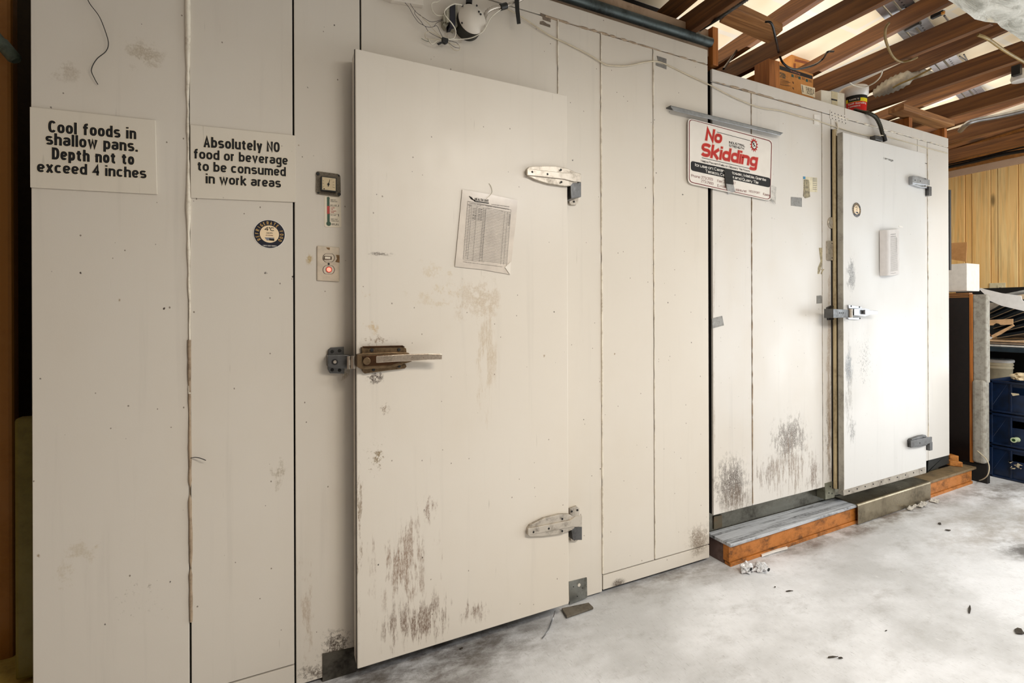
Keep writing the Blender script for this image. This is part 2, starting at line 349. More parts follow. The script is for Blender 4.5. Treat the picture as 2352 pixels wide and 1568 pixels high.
ink_gold = plain('gold_ink', (232, 190, 110), .5, 0, 0)
duct = grime('duct_tape', (150, 148, 144), (96, 92, 86), .32, .7, .7, 40, (1, 1, 1), .5)
wire_black = plain('black_cable_sheath', (24, 24, 26), .35)
wire_white = plain('white_cable_sheath', (226, 220, 204), .4, 0, .05)
wire_cream = plain('cream_cable_sheath', (206, 194, 168), .45, 0, .05)
card = grime('cardboard', (196, 146, 92), (150, 104, 58), .8, 0, .5, 8)
white_plastic = plain('white_plastic', (232, 228, 222), .35, 0, .03)
# ---------------- floor ----------------
def floor_mat():
    t = NT('concrete'); a = t.noise(t.vmap((1.1, 1.6, 1)), 1, 6, .65); b = t.noise(t.vmap((5, 9, 5), rot=(0, 0, .5)), 1, 8, .72); d = t.noise(t.vmap((170, 36, 60), rot=(0, 0, -.9)), 1, 5, .75)
    c = t.mix(t.rng(a, .35, .68), (232, 234, 238), (190, 191, 192))
    c = t.mix(t.mul(t.rng(b, .50, .78), .45), c, (126, 120, 112))
    c = t.mix(t.mul(t.rng(d, .56, .74), .6), c, (96, 92, 88))
    c = t.mix(t.mul(t.rng(t.noise(t.vmap((40, 22, 30)), 1, 6), .62, .76), .35), c, (240, 240, 240))
    v = t.n('ShaderNodeTexVoronoi'); v.inputs['Scale'].default_value = 1; t.l(t.vmap((17, 29, .001), rot=(0, 0, .7)), v.inputs['Vector'])
    sp = t.n('ShaderNodeSeparateColor'); t.l(v.outputs['Color'], sp.inputs[0])
    f = t.mul(t.rng(t.mul(t.mul(t.noise(t.vmap((90, 40, 60)), 1, 2), .14), v.outputs['Distance'], 'ADD'), .09, .12, 1, 0), t.rng(sp.outputs[0], .93, .94))
    c = t.mix(t.mul(f, .9), c, (44, 38, 32))
    # cooler grime, tread marks; the step's painted shadow mixed with a brown stain
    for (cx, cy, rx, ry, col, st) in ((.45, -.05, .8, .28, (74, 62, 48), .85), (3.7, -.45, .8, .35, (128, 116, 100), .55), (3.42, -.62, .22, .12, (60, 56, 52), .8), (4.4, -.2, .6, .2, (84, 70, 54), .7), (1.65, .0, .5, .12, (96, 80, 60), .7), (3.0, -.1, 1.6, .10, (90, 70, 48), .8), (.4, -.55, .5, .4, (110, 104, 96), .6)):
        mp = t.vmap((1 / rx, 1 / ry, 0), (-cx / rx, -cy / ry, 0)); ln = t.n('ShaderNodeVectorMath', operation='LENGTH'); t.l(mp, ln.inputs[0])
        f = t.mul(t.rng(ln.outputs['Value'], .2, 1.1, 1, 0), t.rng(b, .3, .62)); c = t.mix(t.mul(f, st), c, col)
    t.bump(t.mul(d, t.mul(b, 2), 'ADD'), .35, .006)
    return t.fin(c, t.rng(b, .3, .7, .42, .75))
m = MB(); m.box(-3.2, 6.6, -5.2, 2.2, -.05, 0)
struct(m.build('floor', floor_mat()))
# ---------------- painted steel skins ----------------
LA = [bpx(872, 783, 70, 22, -.09, 60, 60, .62, (120, 92, 56), .8), bpx(864, 866, 30, 22, -.09, 80, 80, .56, (48, 28, 14), .95),
      bpx(875, 583, 36, 9, -.09, 40, 60, .50, (64, 48, 34), .9), bpx(886, 940, 20, 24, -.09, 90, 90, .60, (110, 84, 48), .85),
      bpx(868, 1045, 44, 75, -.09, 60, 60, .64, (120, 98, 56), .9), bpx(850, 700, 60, 250, -.09, 12, 12, .72, (190, 164, 122), .7),
      bpx(930, 1300, 110, 170, -.09, 42, 5, .60, (128, 100, 78), .75), bpx(960, 1430, 130, 90, -.09, 60, 7, .58, (104, 78, 60), .8),
      bpx(1090, 1400, 60, 50, -.09, 60, 9, .60, (110, 84, 66), .75), bpx(1100, 690, 80, 80, -.09, 22, 16, .56, (178, 156, 126), .55),
      bpx(1115, 840, 45, 170, -.09, 30, 3, .58, (184, 164, 136), .55), bpx(1010, 660, 110, 120, -.09, 18, 18, .62, (196, 178, 148), .6),
      bpx(990, 1170, 25, 60, -.09, 30, 10, .60, (120, 90, 70), .7), bpx(825, 1200, 14, 420, -.09, 60, 12, .62, (120, 96, 66), .7)]
LB = [bpx(711, 594, 14, 20, 0, 60, 60, .52, (176, 148, 84), .9), bpx(775, 1490, 60, 70, 0, 60, 60, .56, (58, 44, 32), .9), bpx(720, 1545, 60, 36, 0, 60, 60, .55, (70, 54, 40), .9),
      bpx(792, 850, 22, 40, 0, 50, 50, .60, (150, 128, 92), .7), bpx(640, 1090, 50, 60, 0, 20, 14, .64, (150, 136, 112), .6), bpx(1605, 1240, 40, 50, 0, 30, 30, .52, (104, 84, 62), .8),
      bpx(330, 130, 80, 60, 0, 22, 22, .58, (160, 144, 118), .6), bpx(150, 165, 60, 40, 0, 22, 22, .58, (158, 142, 118), .5), bpx(1035, 80, 80, 40, 0, 30, 30, .62, (170, 150, 120), .5),
      bpx(330, 1380, 180, 140, 0, 70, 70, .72, (120, 110, 92), .6), bpx(180, 1290, 140, 120, 0, 14, 14, .66, (186, 172, 146), .5), bpx(700, 1400, 40, 200, 0, 30, 6, .62, (160, 136, 110), .5),
      bpx(1420, 1340, 20, 14, 0, 60, 60, .40, (70, 54, 38), .9)]
LC = [bpx(1680, 1110, 60, 90, 0, 55, 26, .53, (66, 52, 40), .9), bpx(1690, 1150, 60, 60, 0, 70, 5, .55, (100, 82, 64), .8), bpx(1815, 1010, 60, 90, 0, 60, 22, .55, (78, 62, 46), .85),
      bpx(1815, 1070, 90, 110, 0, 55, 6, .60, (128, 108, 88), .75), bpx(1870, 1090, 26, 60, 0, 40, 10, .56, (110, 88, 70), .8), bpx(1760, 1090, 60, 70, 0, 40, 7, .60, (120, 104, 90), .7),
      bpx(1905, 1000, 18, 260, 0, 50, 14, .60, (96, 78, 58), .7), bpx(1905, 900, 10, 560, 0, 30, 4, .55, (150, 124, 92), .6), bpx(1640, 800, 4, 500, 0, 30, 4, .6, (140, 120, 96), .5)]
LD = [bpx(1955, 630, 16, 60, -.065, 70, 30, .53, (92, 92, 92), .8), bpx(1950, 840, 12, 60, -.065, 60, 20, .48, (96, 110, 124), .8), bpx(1958, 990, 14, 40, -.065, 60, 24, .56, (110, 110, 110), .7),
      bpx(1985, 830, 40, 110, -.065, 90, 60, .66, (120, 120, 120), .7), bpx(1950, 900, 16, 200, -.065, 50, 8, .60, (130, 126, 120), .6)]
skinA = paint('cream_painted_steel', (213, 206, 195), LB, .34, 1.0)
skinDA = paint('cream_door_skin', (216, 209, 198), LA, .36, .9)
skinB = paint('white_painted_steel', (214, 210, 204), LC, .34, .45, (200, 184, 160))
skinDB = paint('white_door_skin', (214, 213, 211), LD, .46, .3, (206, 200, 190))
def bead(parent, a, b, r=.004, mat=caulk, gap=.0, seed=1, wob=.0015, name='sealant_bead', y=-.0015):
    rnd = random.Random(seed); a = Vector(a); b = Vector(b); n = max(6, int((b - a).length / .02)); pts = []; rs = []; q = 0; qr = .9
    for i in range(n + 1):
        q = q * .8 + rnd.uniform(-1, 1) * wob; p = a.lerp(b, i / n); side = Vector((1, 0, 0)) if abs((b - a).z) > abs((b - a).x) else Vector((0, 0, 1))
        pts.append(p + side * q + Vector((0, y, 0))); qr = max(.5, min(1.3, qr + rnd.uniform(-.22, .22))); rs.append(r * qr * (.18 if rnd.random() < gap else 1))
    m = MB(); m.tube(pts, rs, 6); return m.build(name, mat, parent)
# ---------------- near cooler ----------------
A = thing('walk_in_cooler', 'taller cream walk-in cooler on the left with two lettered food signs and a wide door', 'cooler', (.67, .4, 0))
xs = [-.581, -.224, .062, .273, 1.06, 1.276, 1.568, 1.915]; zt, zj, zs = 2.497, 2.422, .082
g = .0026
MB().box(-.575, 1.91, .012, 1.85, .01, zt - .004).build('cooler_body', dark_gap, A)
def panel(par, x0, x1, z0, z1, mat, y1=.012, n='panel'):
    m = MB(); m.box(x0 + g, x1 - g, 0, y1, z0 + g, z1 - g); return m.build(n, mat, par, .0016)
panel(A, xs[0], xs[1], 0, zj, skinA); panel(A, xs[1], xs[2], zs, zj, skinA); panel(A, xs[2], xs[3], .01, zj, skinA)
panel(A, xs[3], xs[4], 2.0, zj, skinA); panel(A, xs[4], xs[5], .01, zj, skinA); panel(A, xs[5], xs[6], zs, zj, skinA); panel(A, xs[6], xs[7], zs, zj, skinA)
panel(A, xs[0], xs[7], zj, zt, skinA, n='cap_strip')
panel(A, xs[1], xs[2], .016, zs, skinA, n='base_strip'); panel(A, xs[5], xs[7], .016, zs, skinA, n='base_strip')
panel(A, xs[3], xs[4], .01, 2.0, dark_gap, n='doorway')
sd = 3
bead(A, (xs[1], 0, .98), (xs[1] - .002, 0, 2.42), .0058, seed=4, gap=.0, wob=.0007); bead(A, (xs[1] + .002, 0, .30), (xs[1], 0, 1.14), .004, seed=5, gap=.03, wob=.0005, mat=grime('worn_sealant', (168, 148, 124), (84, 66, 48), .6, 0, .8, 14))
for i, (r_, gp) in {5: (.0036, .08), 6: (.0030, .15)}.items(): bead(A, (xs[i], 0, .09), (xs[i], 0, zj), r_, seed=i, gap=gp, wob=.0003)
bead(A, (1.0, 0, zj), (xs[7] - .01, 0, zj - .002), .0045, seed=11, gap=.3, wob=.0006, mat=MC['worn_sealant'])
bead(A, (xs[4], 0, 2.08), (xs[4], 0, zj), .003, seed=12, gap=.1, wob=.0003)
# plates at the foot of the frame
m = MB(); m.slab([(741, 1502), (818, 1486), (818, 1600), (741, 1600)], -.0035, .0035); m.build('corner_plate', grime('oily_plate', (92, 88, 80), (30, 26, 20), .6, .5, .9, 8), A)
m = MB(); m.slab([(1307, 1336), (1348, 1326), (1349, 1372), (1309, 1388)], -.0035, .0035)
for u, v, q in ((1330, 1343, .007), (1317, 1347, .002), (1326, 1369, .002), (1338, 1350, .002)): m.cyl(P(u, v, -.0035), -Y, q, .0012, 12, 1 if q < .005 else 2)
m.build('corner_plate', [galv, screw, skinA], A)
tag(MB().slabz([(1290, 1396), (1352, 1383), (1363, 1394), (1302, 1415)], .012, .008).build('floor_plate', grime('rusty_plate', (120, 112, 100), (40, 34, 28), .5, .6, .9, 9), None, .001), 'flat rusty steel plate screwed to the floor beneath the lower hinge of the wide door', 'plate')
# door of the near cooler
def hinge(par, outline, band, holes, yf, th=.014, mat=steel):
    m = MB(); m.slab(outline, yf - th, th); m.slab(band, yf - th - .006, .0065)
    for u, v in holes: m.cyl(P(u, v, yf - th - .004), -Y, .0044, .0032, 14, 1)
    return m.build('strap_hinge', [mat, screw], par, .0018)
DA = MB().box(.242, 1.048, -.09, -.018, .067, 2.073).build('door', skinDA, A, .003)
MB().box(.25, 1.04, -.018, 0, .06, 2.06).build('gasket', black, DA)
MB().box(.2405, .2425, -.084, -.076, .067, 2.073).build('edge_seam', black, DA)
yd = -.09
hinge(DA, [(1211, 388), (1215, 383), (1232, 381), (1275, 381), (1305, 387), (1324, 396), (1326, 420), (1316, 420), (1310, 427), (1296, 427), (1262, 422), (1232, 413), (1214, 404), (1210, 397)],
      [(1211, 387), (1300, 397), (1322, 396), (1335, 399), (1335, 418), (1318, 417), (1296, 411), (1211, 402)], [(1222, 395), (1257, 400), (1288, 390), (1289, 418)], yd)
hinge(DA, [(1213, 1214), (1218, 1206), (1250, 1190), (1285, 1181), (1308, 1181), (1318, 1188), (1320, 1212), (1314, 1217), (1290, 1226), (1250, 1231), (1217, 1232), (1212, 1228)],
      [(1213, 1214), (1310, 1195), (1322, 1186), (1337, 1184), (1337, 1210), (1313, 1210), (1213, 1229)], [(1225, 1221), (1260, 1213), (1291, 1191), (1291, 1219)], yd)
def bracket(par, knuckle, foot, holes, yk=-.10, mat=steel_dark):
    m = MB(); m.slab(knuckle, yk, .085); m.slab(foot, -.012, .012, 2)
    for u, v in holes: m.cyl(P(u, v, -.012), -Y, .0045, .003, 12, 1)
    return m.build('hinge_bracket', [mat, screw, steel], par, .003)
bracket(A, [(1310, 418), (1335, 418), (1335, 452), (1312, 456)], [(1308, 420), (1332, 420), (1328, 466), (1324, 470), (1312, 470), (1308, 466)], [(1318, 463)])
bracket(A, [(1312, 1211), (1337, 1209), (1337, 1240), (1316, 1240)], [(1309, 1168), (1325, 1162), (1331, 1166), (1331, 1236), (1325, 1243), (1311, 1243)], [(1313, 1174), (1326, 1171), (1319, 1238)])
# latch body, lever and strike
m = MB()
m.slab([(830, 797), (924, 795), (933, 800), (934, 808), (930, 812), (832, 812)], yd - .012, .012)
m.slab([(832, 842), (932, 836), (934, 842), (930, 846), (880, 852), (838, 858), (832, 852)], yd - .012, .012)
m.slab([(820, 815), (832, 811), (900, 809), (938, 810), (945, 815), (946, 830), (900, 844), (830, 848), (820, 842)], yd - .03, .03)
for u, v, r_ in ((854, 804, .006), (916, 803, .0055), (858, 849, .005), (917, 841, .005)): m.cyl(P(u, v, yd - .012), -Y, r_, .002, 14, 1)
m.slab([(833, 818), (902, 813), (930, 815), (936, 826), (900, 838), (836, 841)], yd - .036, .007, 2); m.slab([(832, 795), (925, 793), (931, 797), (836, 799)], yd - .016, .005, 2); m.cyl(P(842, 829, yd - .036), -Y, .012, .004, 18)
m.build('latch_body', [steel_contrast, screw, grime('rust_brown_plate', (70, 46, 26), (20, 12, 6), .35, .8, 1, 20)], DA, .003)
m = MB(); fr = [(858, 824, 8), (900, 821, 8), (945, 819, 8), (985, 817, 7), (1016, 817, 6)]
ys = [-.125, -.132, -.138, -.146, -.150]; vv = []
for (u0, v0, h0), yy_ in zip(fr, ys):
    a, d = P(u0, v0 - h0 + 2, yy_), P(u0, v0 + h0 + 2, yy_); vv += [a, d, d + Vector((0, .01, 0)), a + Vector((0, .01, 0))]
m.add(vv, [(3, 2, 1, 0)] + [(4 * i + j, 4 * i + (j + 1) % 4, 4 * i + 4 + (j + 1) % 4, 4 * i + 4 + j) for i in range(4) for j in range(4)] + [(16, 17, 18, 19)])
m.build('latch_handle', grime('worn_handle', (206, 192, 176), (50, 32, 18), .28, 1, .55, 16), DA, .0015)
m = MB(); m.slab([(754, 803), (760, 798), (790, 796), (791, 858), (758, 857), (753, 848)], -.012, .012); m.slab([(753, 816), (794, 815), (812, 818), (812, 846), (780, 846), (753, 842)], -.045, .045)
for u, v in ((763, 807), (780, 805), (763, 849), (780, 850)): m.cyl(P(u, v, -.012), -Y, .0055, .002, 14, 1)
m.cyl(P(769, 831, -.045), -Y, .010, .002, 20, 1); m.cyl(P(769, 831, -.046), -Y, .0055, .003, 14, 2)
m.build('latch_strike', [steel_dark, screw, steel], A, .004)
m = MB(); m.tube([P(802, 818, -.07), P(802, 847, -.07)], .007, 12); m.tube([P(812, 817, -.085), P(812, 846, -.085)], .008, 12); m.box(P(800, 830, -.07).x, .25, -.078, -.07, P(800, 838, -.07).z, P(800, 826, -.07).z); m.build('strike_roller', steel, A)
# ---------------- far cooler ----------------
B = thing('walk_in_cooler', 'lower white walk-in cooler on the right, raised on a metal skirt behind the step', 'cooler', (3.07, .4, 0))
xb = [1.940, 2.221, 2.804, 2.842, 3.81, 3.933, 4.212]; zt2, zj2, zb2 = 2.412, 2.345, .216
MB().box(1.945, 4.205, .012, 1.85, zb2 + .004, zt2 - .004).build('cooler_body', dark_gap, B); MB().box(1.945, 4.18, .07, 1.8, 0, zb2).build('base_frame', dark_gap, B)
panel(B, xb[0], xb[1], zb2, zj2, skinB); panel(B, xb[1], xb[2], zb2, zj2, skinB); panel(B, xb[2], 2.888, zb2, zj2, skinB)
panel(B, 2.888, xb[4], 2.2, zj2, skinB); panel(B, xb[4], xb[5], 2.2, zj2, skinB); panel(B, 3.74, xb[5], zb2, 2.2, skinB); panel(B, xb[5], xb[6], zb2, zj2, skinB)
panel(B, xb[0], 3.02, zj2, zt2, skinB, n='cap_strip'); panel(B, 3.02, xb[6], zj2, zt2, skinB, n='cap_strip')
panel(B, 2.888, 3.74, zb2, 2.2, dark_gap, n='doorway')
MB().box(4.2, 4.214, .012, 1.8, zb2, zt2).build('side_panel', skinB, B)
bead(B, (xb[1], 0, .23), (xb[1], 0, zj2), .0030, seed=21, gap=.3, mat=MC['worn_sealant'], wob=.0004)
bead(B, (xb[0], 0, zj2 + .002), (xb[2], 0, zj2), .0042, seed=22, gap=.4, mat=MC['worn_sealant'], wob=.0007)
bead(B, (xb[2] + .1, 0, zj2), (xb[6] - .02, 0, zj2), .0045, seed=24, gap=.4, wob=.0007)
bead(B, (xb[5], 0, .3), (xb[5], 0, 2.3), .003, seed=25, gap=.2)
bead(B, (xb[2], 0, .3), (xb[2], 0, 2.3), .0018, seed=26, gap=.5, wob=.0006)
# punched patch plate over the joint above the far door
m = MB(); m.slab([(1907, 252), (1946, 266), (1943, 286), (1906, 272)], -.002, .002)
for i in range(5):
    for j in range(3):
        if random.random() < .85: m.cyl(P(1910 + i * 7.5 + j, 258 + i * 2.7 + j * 7, -.002), -Y, .0035, .0006, 8, 1)
m.build('punched_plate', [skinB, screw], B)
m = MB(); m.tube(spline([P(1921, 280, -.004), P(1924, 292, -.006), P(1922, 300, -.004)], 4), .004, 6); m.build('sealant_drip', caulk, B)
# skirt and its plates
skm = grime('skirt_sheet', (124, 122, 112), (40, 32, 20), .28, .8, .9, 5, (1, 1, 1.6))
MB().box(1.93, 4.18, .05, .056, .05, zb2 + .002).build('skirt_sheet', skm, B)
m = MB(); m.slab([(1640, 1186), (1658, 1182), (1659, 1210), (1640, 1216)], .044, .004); m.build('corner_plate', grime('rusty_corner', (96, 88, 70), (140, 74, 20), .5, .5, .9, 14), B)
m = MB(); m.slab([(1895, 1110), (1919, 1103), (1917, 1142), (1896, 1147)], -.003, .05)
for u, v in ((1907, 1117), (1904, 1132), (1911, 1133)): m.cyl(P(u, v, -.003), -Y, .004, .001, 10, 1)
m.build('corner_plate', [grime('green_zinc', (140, 140, 124), (66, 60, 44), .5, .7, .7, 10), screw], B)
m = MB(); m.slab([(2131, 1085), (2133, 1051), (2178, 1038), (2180, 1064), (2131, 1082)], .03, .01); m.build('skirt_sheet', plain('dark_skirt', (34, 36, 34), .5, .3), B)
# door of the far cooler
MB().box(2.8845, 2.90, -.0045, 0, .2, 2.262).build('jamb_edge', black, B)
MB().box(2.886, 2.905, -.024, -.005, .2, 2.258).build('jamb_strip', grime('tan_strip', (196, 178, 140), (84, 64, 38), .5, 0, .8, 6, (4, 4, .6)), B, .006, 3)
DB = MB().box(2.890, 3.762, -.065, -.040, .182, 2.225).build('door', skinDB, B, .003)
MB().box(2.886, 2.8905, -.066, -.036, .18, 2.226).build('edge_trim', grime('grey_trim', (176, 172, 162), (80, 74, 64), .4, .5, .5, 12), DB, .001)
MB().box(2.905, 3.75, -.04, -.0, .2, 2.22).build('gasket', black, DB)
m = MB(); m.slab([(1937, 1126), (2126, 1072), (2127, 1086), (1938, 1138)], -.067, .004)
for i in range(10): m.cyl(P(1950 + i * 18.5, 1127.5 - i * 5.3, -.067), -Y, .004, .002, 8, 1)
m.build('kick_strip', [grime('worn_strip', (168, 160, 148), (70, 60, 50), .45, .3, .8, 12), screw], DB)
yb = -.065
hinge(DB, [(2095, 405), (2097, 403), (2112, 405), (2130, 410), (2130, 422), (2128, 426), (2130, 432), (2115, 430), (2096, 423)], [(2096, 404), (2136, 413), (2136, 426), (2096, 420)], [(2101, 414), (2113, 416), (2124, 411), (2124, 427)], yb, .02, alu)
hinge(DB, [(2092, 1012), (2095, 1008), (2115, 1001), (2127, 999), (2130, 1004), (2130, 1022), (2112, 1027), (2093, 1028)], [(2092, 1012), (2130, 1004), (2141, 1003), (2141, 1016), (2130, 1020), (2092, 1026)], [(2112, 1017), (2124, 1004)], yb, .02, steel_dark)
for z0_, z1_, dz in ((P(2130, 448, -.08).z, P(2130, 427, -.08).z, -.012), (P(2130, 1036, -.08).z, P(2130, 1017, -.08).z, -.035)):
    m = MB(); m.box(3.766, 3.80, -.082, -.006, z0_, z1_); m.box(3.764, 3.812, -.012, 0, z0_ + dz, z1_); m.cyl((3.79, -.012, z0_ + dz * .5), -Y, .004, .002, 10, 1); m.build('hinge_bracket', [steel_dark, screw], B, .003)
m = MB(); m.slab([(1902, 706), (1911, 701), (1917, 702), (1917, 734), (1904, 735)], -.012, .012); m.slab([(1914, 709), (1950, 711), (1950, 729), (1914, 730)], -.10, .05)
for u, v in ((1915, 704), (1915, 732)): m.cyl(P(u, v, -.012), -Y, .004, .002, 10, 1)
for i in range(3): m.cyl(P(1929 + i * 4, 718.5, -.10), -Y, .0028, .002, 8, 1)
m.build('latch_strike', [steel_dark, screw], B, .003)
m = MB(); m.tube([P(1953, 709, -.10), P(1953, 729, -.10)], .011, 14); m.build('strike_roller', steel, B)
m = MB(); m.slab([(1949, 700), (1978, 704), (1982, 709), (1950, 708)], yb - .01, .01); m.slab([(1947, 729), (1978, 729), (1972, 734), (1950, 733)], yb - .01, .01)
m.slab([(1962, 709), (1990, 708), (2000, 712), (2000, 722), (1988, 726), (1962, 724)], yb - .035, .035)
for u, v in ((1955, 703), (1974, 705), (1975, 731)): m.cyl(P(u, v, yb - .01), -Y, .0045, .002, 10, 1)
m.build('latch_body', [alu, screw], DB, .004)
m = MB(); m.slab([(1987, 711), (2017, 714), (2017, 722), (1987, 722)], yb - .05, .01); m.build('latch_handle', alu, DB, .002)
m = MB(); m.tpx('( amage', (2030, 365), (2052, 371), 5, -.0655, .02); m.build('door_badge', plain('badge_ink', (60, 56, 48), .5), DB)
# black edging strip on the corner of the far cooler
MB().box(4.213, 4.235, -.004, .02, P(2181, 620, 0).z, P(2181, 436, 0).z).build('edge_strip', black, B)
# ---------------- roof space ----------------
def dry(t, c):
    return c
def drywall():
    t = NT('drywall'); a = t.noise(t.vmap((1.4, 1.4, 1.4)), 1, 4); b = t.noise(t.vmap((2.2, .9, 1), (3, 1, 0)), 1, 5, .6)
    c = t.mix(t.rng(a, .35, .7), (242, 230, 204), (232, 210, 172)); c = t.mix(t.mul(t.rng(b, .55, .62), .7), c, (222, 228, 234))
    br = t.n('ShaderNodeTexBrick'); br.inputs['Scale'].default_value = .8; br.inputs['Mortar Size'].default_value = .012; t.l(t.vmap(), br.inputs['Vector'])
    c = t.mix(t.mul(t.rng(br.outputs['Fac'], .2, .8), .35), c, (214, 220, 226)); return t.fin(c, .85)
dw = drywall()
m = MB()
def roofz(y): return 2.88 - .085 * y
m.add([(1.0, -2.6, roofz(-2.6)), (6.6, -2.6, roofz(-2.6)), (6.6, 2.0, roofz(2)), (1.0, 2.0, roofz(2)), (1.0, -2.6, roofz(-2.6) + .03), (6.6, -2.6, roofz(-2.6) + .03), (6.6, 2, roofz(2) + .03), (1, 2, roofz(2) + .03)],
      [(0, 1, 2, 3), (7, 6, 5, 4), (0, 4, 5, 1), (1, 5, 6, 2), (2, 6, 7, 3), (3, 7, 4, 0)])
CE = struct(m.build('ceiling', dw))
struct(MB().box(-2.4, 6.6, 2.0, 2.06, 0, 2.75).build('wall_back', dw))
wj = wood('joist_wood', (128, 82, 38), (84, 48, 18), 'y', .6); wr = wood('rafter_wood', (128, 82, 38), (84, 48, 18), 'y', .6)
wz = wood('post_wood', (190, 118, 52), (140, 80, 30), 'z', .6); wx = wood('cross_board_wood', (178, 128, 78), (122, 78, 40), 'x', .6)
zb = 2.57
JX = [1.24, 1.845, 2.43, 3.075, 3.66, 4.28, 4.93, 5.53]
for x in JX: MB().box(x - .03, x + .008, -.64, 1.98, zb, zb + .1).build('joist', wj, CE, .002)
def raf(x, y0, y1, z0, th=.09, mat=wr, w_=.038):
    MB().prism([(x - w_, y0, z0 - .085 * y0), (x - w_, y1, z0 - .085 * y1), (x - w_, y1, z0 - .085 * y1 + th), (x - w_, y0, z0 - .085 * y0 + th)], (w_, 0, 0)).build('rafter', mat, CE, .002)
for x in JX: raf(x, -.9, 1.7, 2.715)
raf(5.22, -.2, 1.7, 2.66); raf(5.75, -.2, 1.7, 2.66)
def pbox(a, b, y0, dy, name, mat, par=CE, fl=0):   # upright board: front face between two photograph corners on plane y0
    p = P(*a, y0); q = P(*b, y0); return MB().box(p.x, q.x, y0, y0 + dy, q.z, p.z).build(name, mat, par, .002)
pbox((1637, 60), (1650, 152), .02, .07, 'post', wz)
p = P(1768, 120, .02); q = P(1791, 199, .02); MB().box(p.x - .005, q.x, .02, .11, 2.412, zb).build('post', wz, CE, .002)
p = P(2088, 255, .05); MB().box(p.x, p.x + .04, .05, .14, 2.412, 2.51).build('post', wz, CE, .002)
p = P(2171, 280, .05); MB().box(p.x - .012, p.x + .026, .05, .16, 2.412, 2.51).build('post', wz, CE, .002)
p = P(2068, 243, .02); q = P(2185, 290, .02); MB().box(p.x, q.x, .0, .09, 2.512, 2.55).build('plate_board', wx, CE, .002)
p = P(1735, 130, .6); MB().box(p.x, p.x + .04, .6, .69, 2.42, 2.7).build('post', wz, CE, .002)
# wide loose board laid across the joists
a, b, c_, d_ = PZ(1652, 52, 2.62), PZ(1684, 17, 2.62), PZ(1798, 70, 2.62), PZ(1764, 101, 2.62)
tag(MB().prism([a, b, c_, d_], (0, 0, .035)).build('cross_board', wx, None, .002), 'wide flat brown board lying across the joists above the gap between the coolers', 'board')
# rough plastered soffit in front of the joists
def plaster():
    t = NT('painted_plaster'); a = t.noise(t.vmap((5, 11, 5), rot=(0, 0, .3)), 1, 6, .65, .8); b = t.noise(t.vmap((2, 7, 2), rot=(0, 0, .2)), 1, 4)
    c = t.mix(t.rng(a, .35, .68), (226, 226, 218), (160, 160, 150)); c = t.mix(t.mul(t.rng(b, .58, .66), .8), c, (232, 220, 190))
    t.bump(a, .8, .03); return t.fin(c, .8)
m = MB(); nx, ny = 60, 30; rnd = random.Random(5); vs = []
from mathutils import noise as mn
for j in range(ny + 1):
    for i in range(nx + 1):
        x = 1.2 + 4.68 * i / nx; y = -.645 - 1.6 * (j / ny) + (.02 * mn.noise(Vector((x * 7, 0, 1))) if j == 0 else 0)
        vs.append((x, y, 2.556 + .022 * mn.noise(Vector((x * 3, y * 7, 0))) + .012 * (int((y * 6 + x) % 2))))
fs = [(j * (nx + 1) + i, j * (nx + 1) + i + 1, (j + 1) * (nx + 1) + i + 1, (j + 1) * (nx + 1) + i) for j in range(ny) for i in range(nx)]
m.add(vs, fs, 0, False); m.box(-3.1, 5.88, -5.25, -.66, 2.60, 2.66); m.box(-3.1, 5.88, -5.25, -2.24, 2.556, 2.60); m.box(-3.1, 1.2, -2.24, -.66, 2.556, 2.60)
struct(m.build('trim_1', plaster()))
# black sheets painting the unlit void over the near cooler, ledge board and pipe
xd = P(1531, 30, .30).x
struct(MB().box(-1.2, xd, .30, .33, zt, 3.1).build('void_front', plain('unlit_void_black', (30, 24, 20), .9)))
struct(MB().box(1.0, 1.03, .33, 2.0, zt, 3.0).build('void_side', plain('unlit_void_black', (30, 24, 20), .9)))
L0, L1 = P(1236, -12, .03), P(1632, 98, .03)
tag(MB().tube([Vector((.95, .03, L1.z - .005)), Vector((L1.x, .03, L1.z))], .022, 16).build('steel_pipe', grime('grey_pipe', (84, 94, 94), (38, 40, 36), .45, .6, .9, 9)), 'long dull grey steel pipe lying along the top edge of the taller cooler', 'pipe')
tag(MB().box(.95, L1.x + .005, .045, .12, zt, L1.z + .075).build('ledge_board', grime('dusty_board', (176, 150, 124), (116, 92, 70), .8, 0, .6, 8), None, .004), 'dusty brown ledge board behind the grey pipe on top of the taller cooler', 'board')
# ceiling hardware
rail = MB(); a = PZ(2010, -40, 2.84); b = PZ(2260, 250, 2.84); dr = (b - a).normalized(); sd_ = Vector((dr.y, -dr.x, 0))
for k, (o_, w_) in enumerate(((-.075, .03), (-.035, .035), (.012, .06))): rail.obox(a + sd_ * o_, dr * (b - a).length, sd_ * w_, Vector((0, 0, .012 + .006 * (k % 2))))
for i in range(70): rail.cyl(a + dr * (.02 + i * .035) + sd_ * .03, -Z, .005, .001, 6, 1)
tag(rail.build('metal_track', [alu, screw]), 'long perforated aluminium track fixed under the cream roof boards', 'track')
def clip(u, v, du, dv, lb, n='track_clip'):
    t = thing(n, lb, 'clip', PZ(u, v, 2.8)); a = PZ(u, v, 2.78); b = PZ(u + du, v + dv, 2.78); d = (b - a).normalized(); sde = Vector((d.y, -d.x, 0))
    MB().obox(a - sde * .012, b - a, sde * .024, Vector((0, 0, .02))).build('lever', wire_black, t, .004)
    return t
c1 = clip(2080, 74, 34, -18, 'black lever clip hanging in front of the perforated track'); MB().tube([PZ(2085, 70, 2.785), PZ(2122, 84, 2.83)], .004, 8).build('rod', alu, c1)
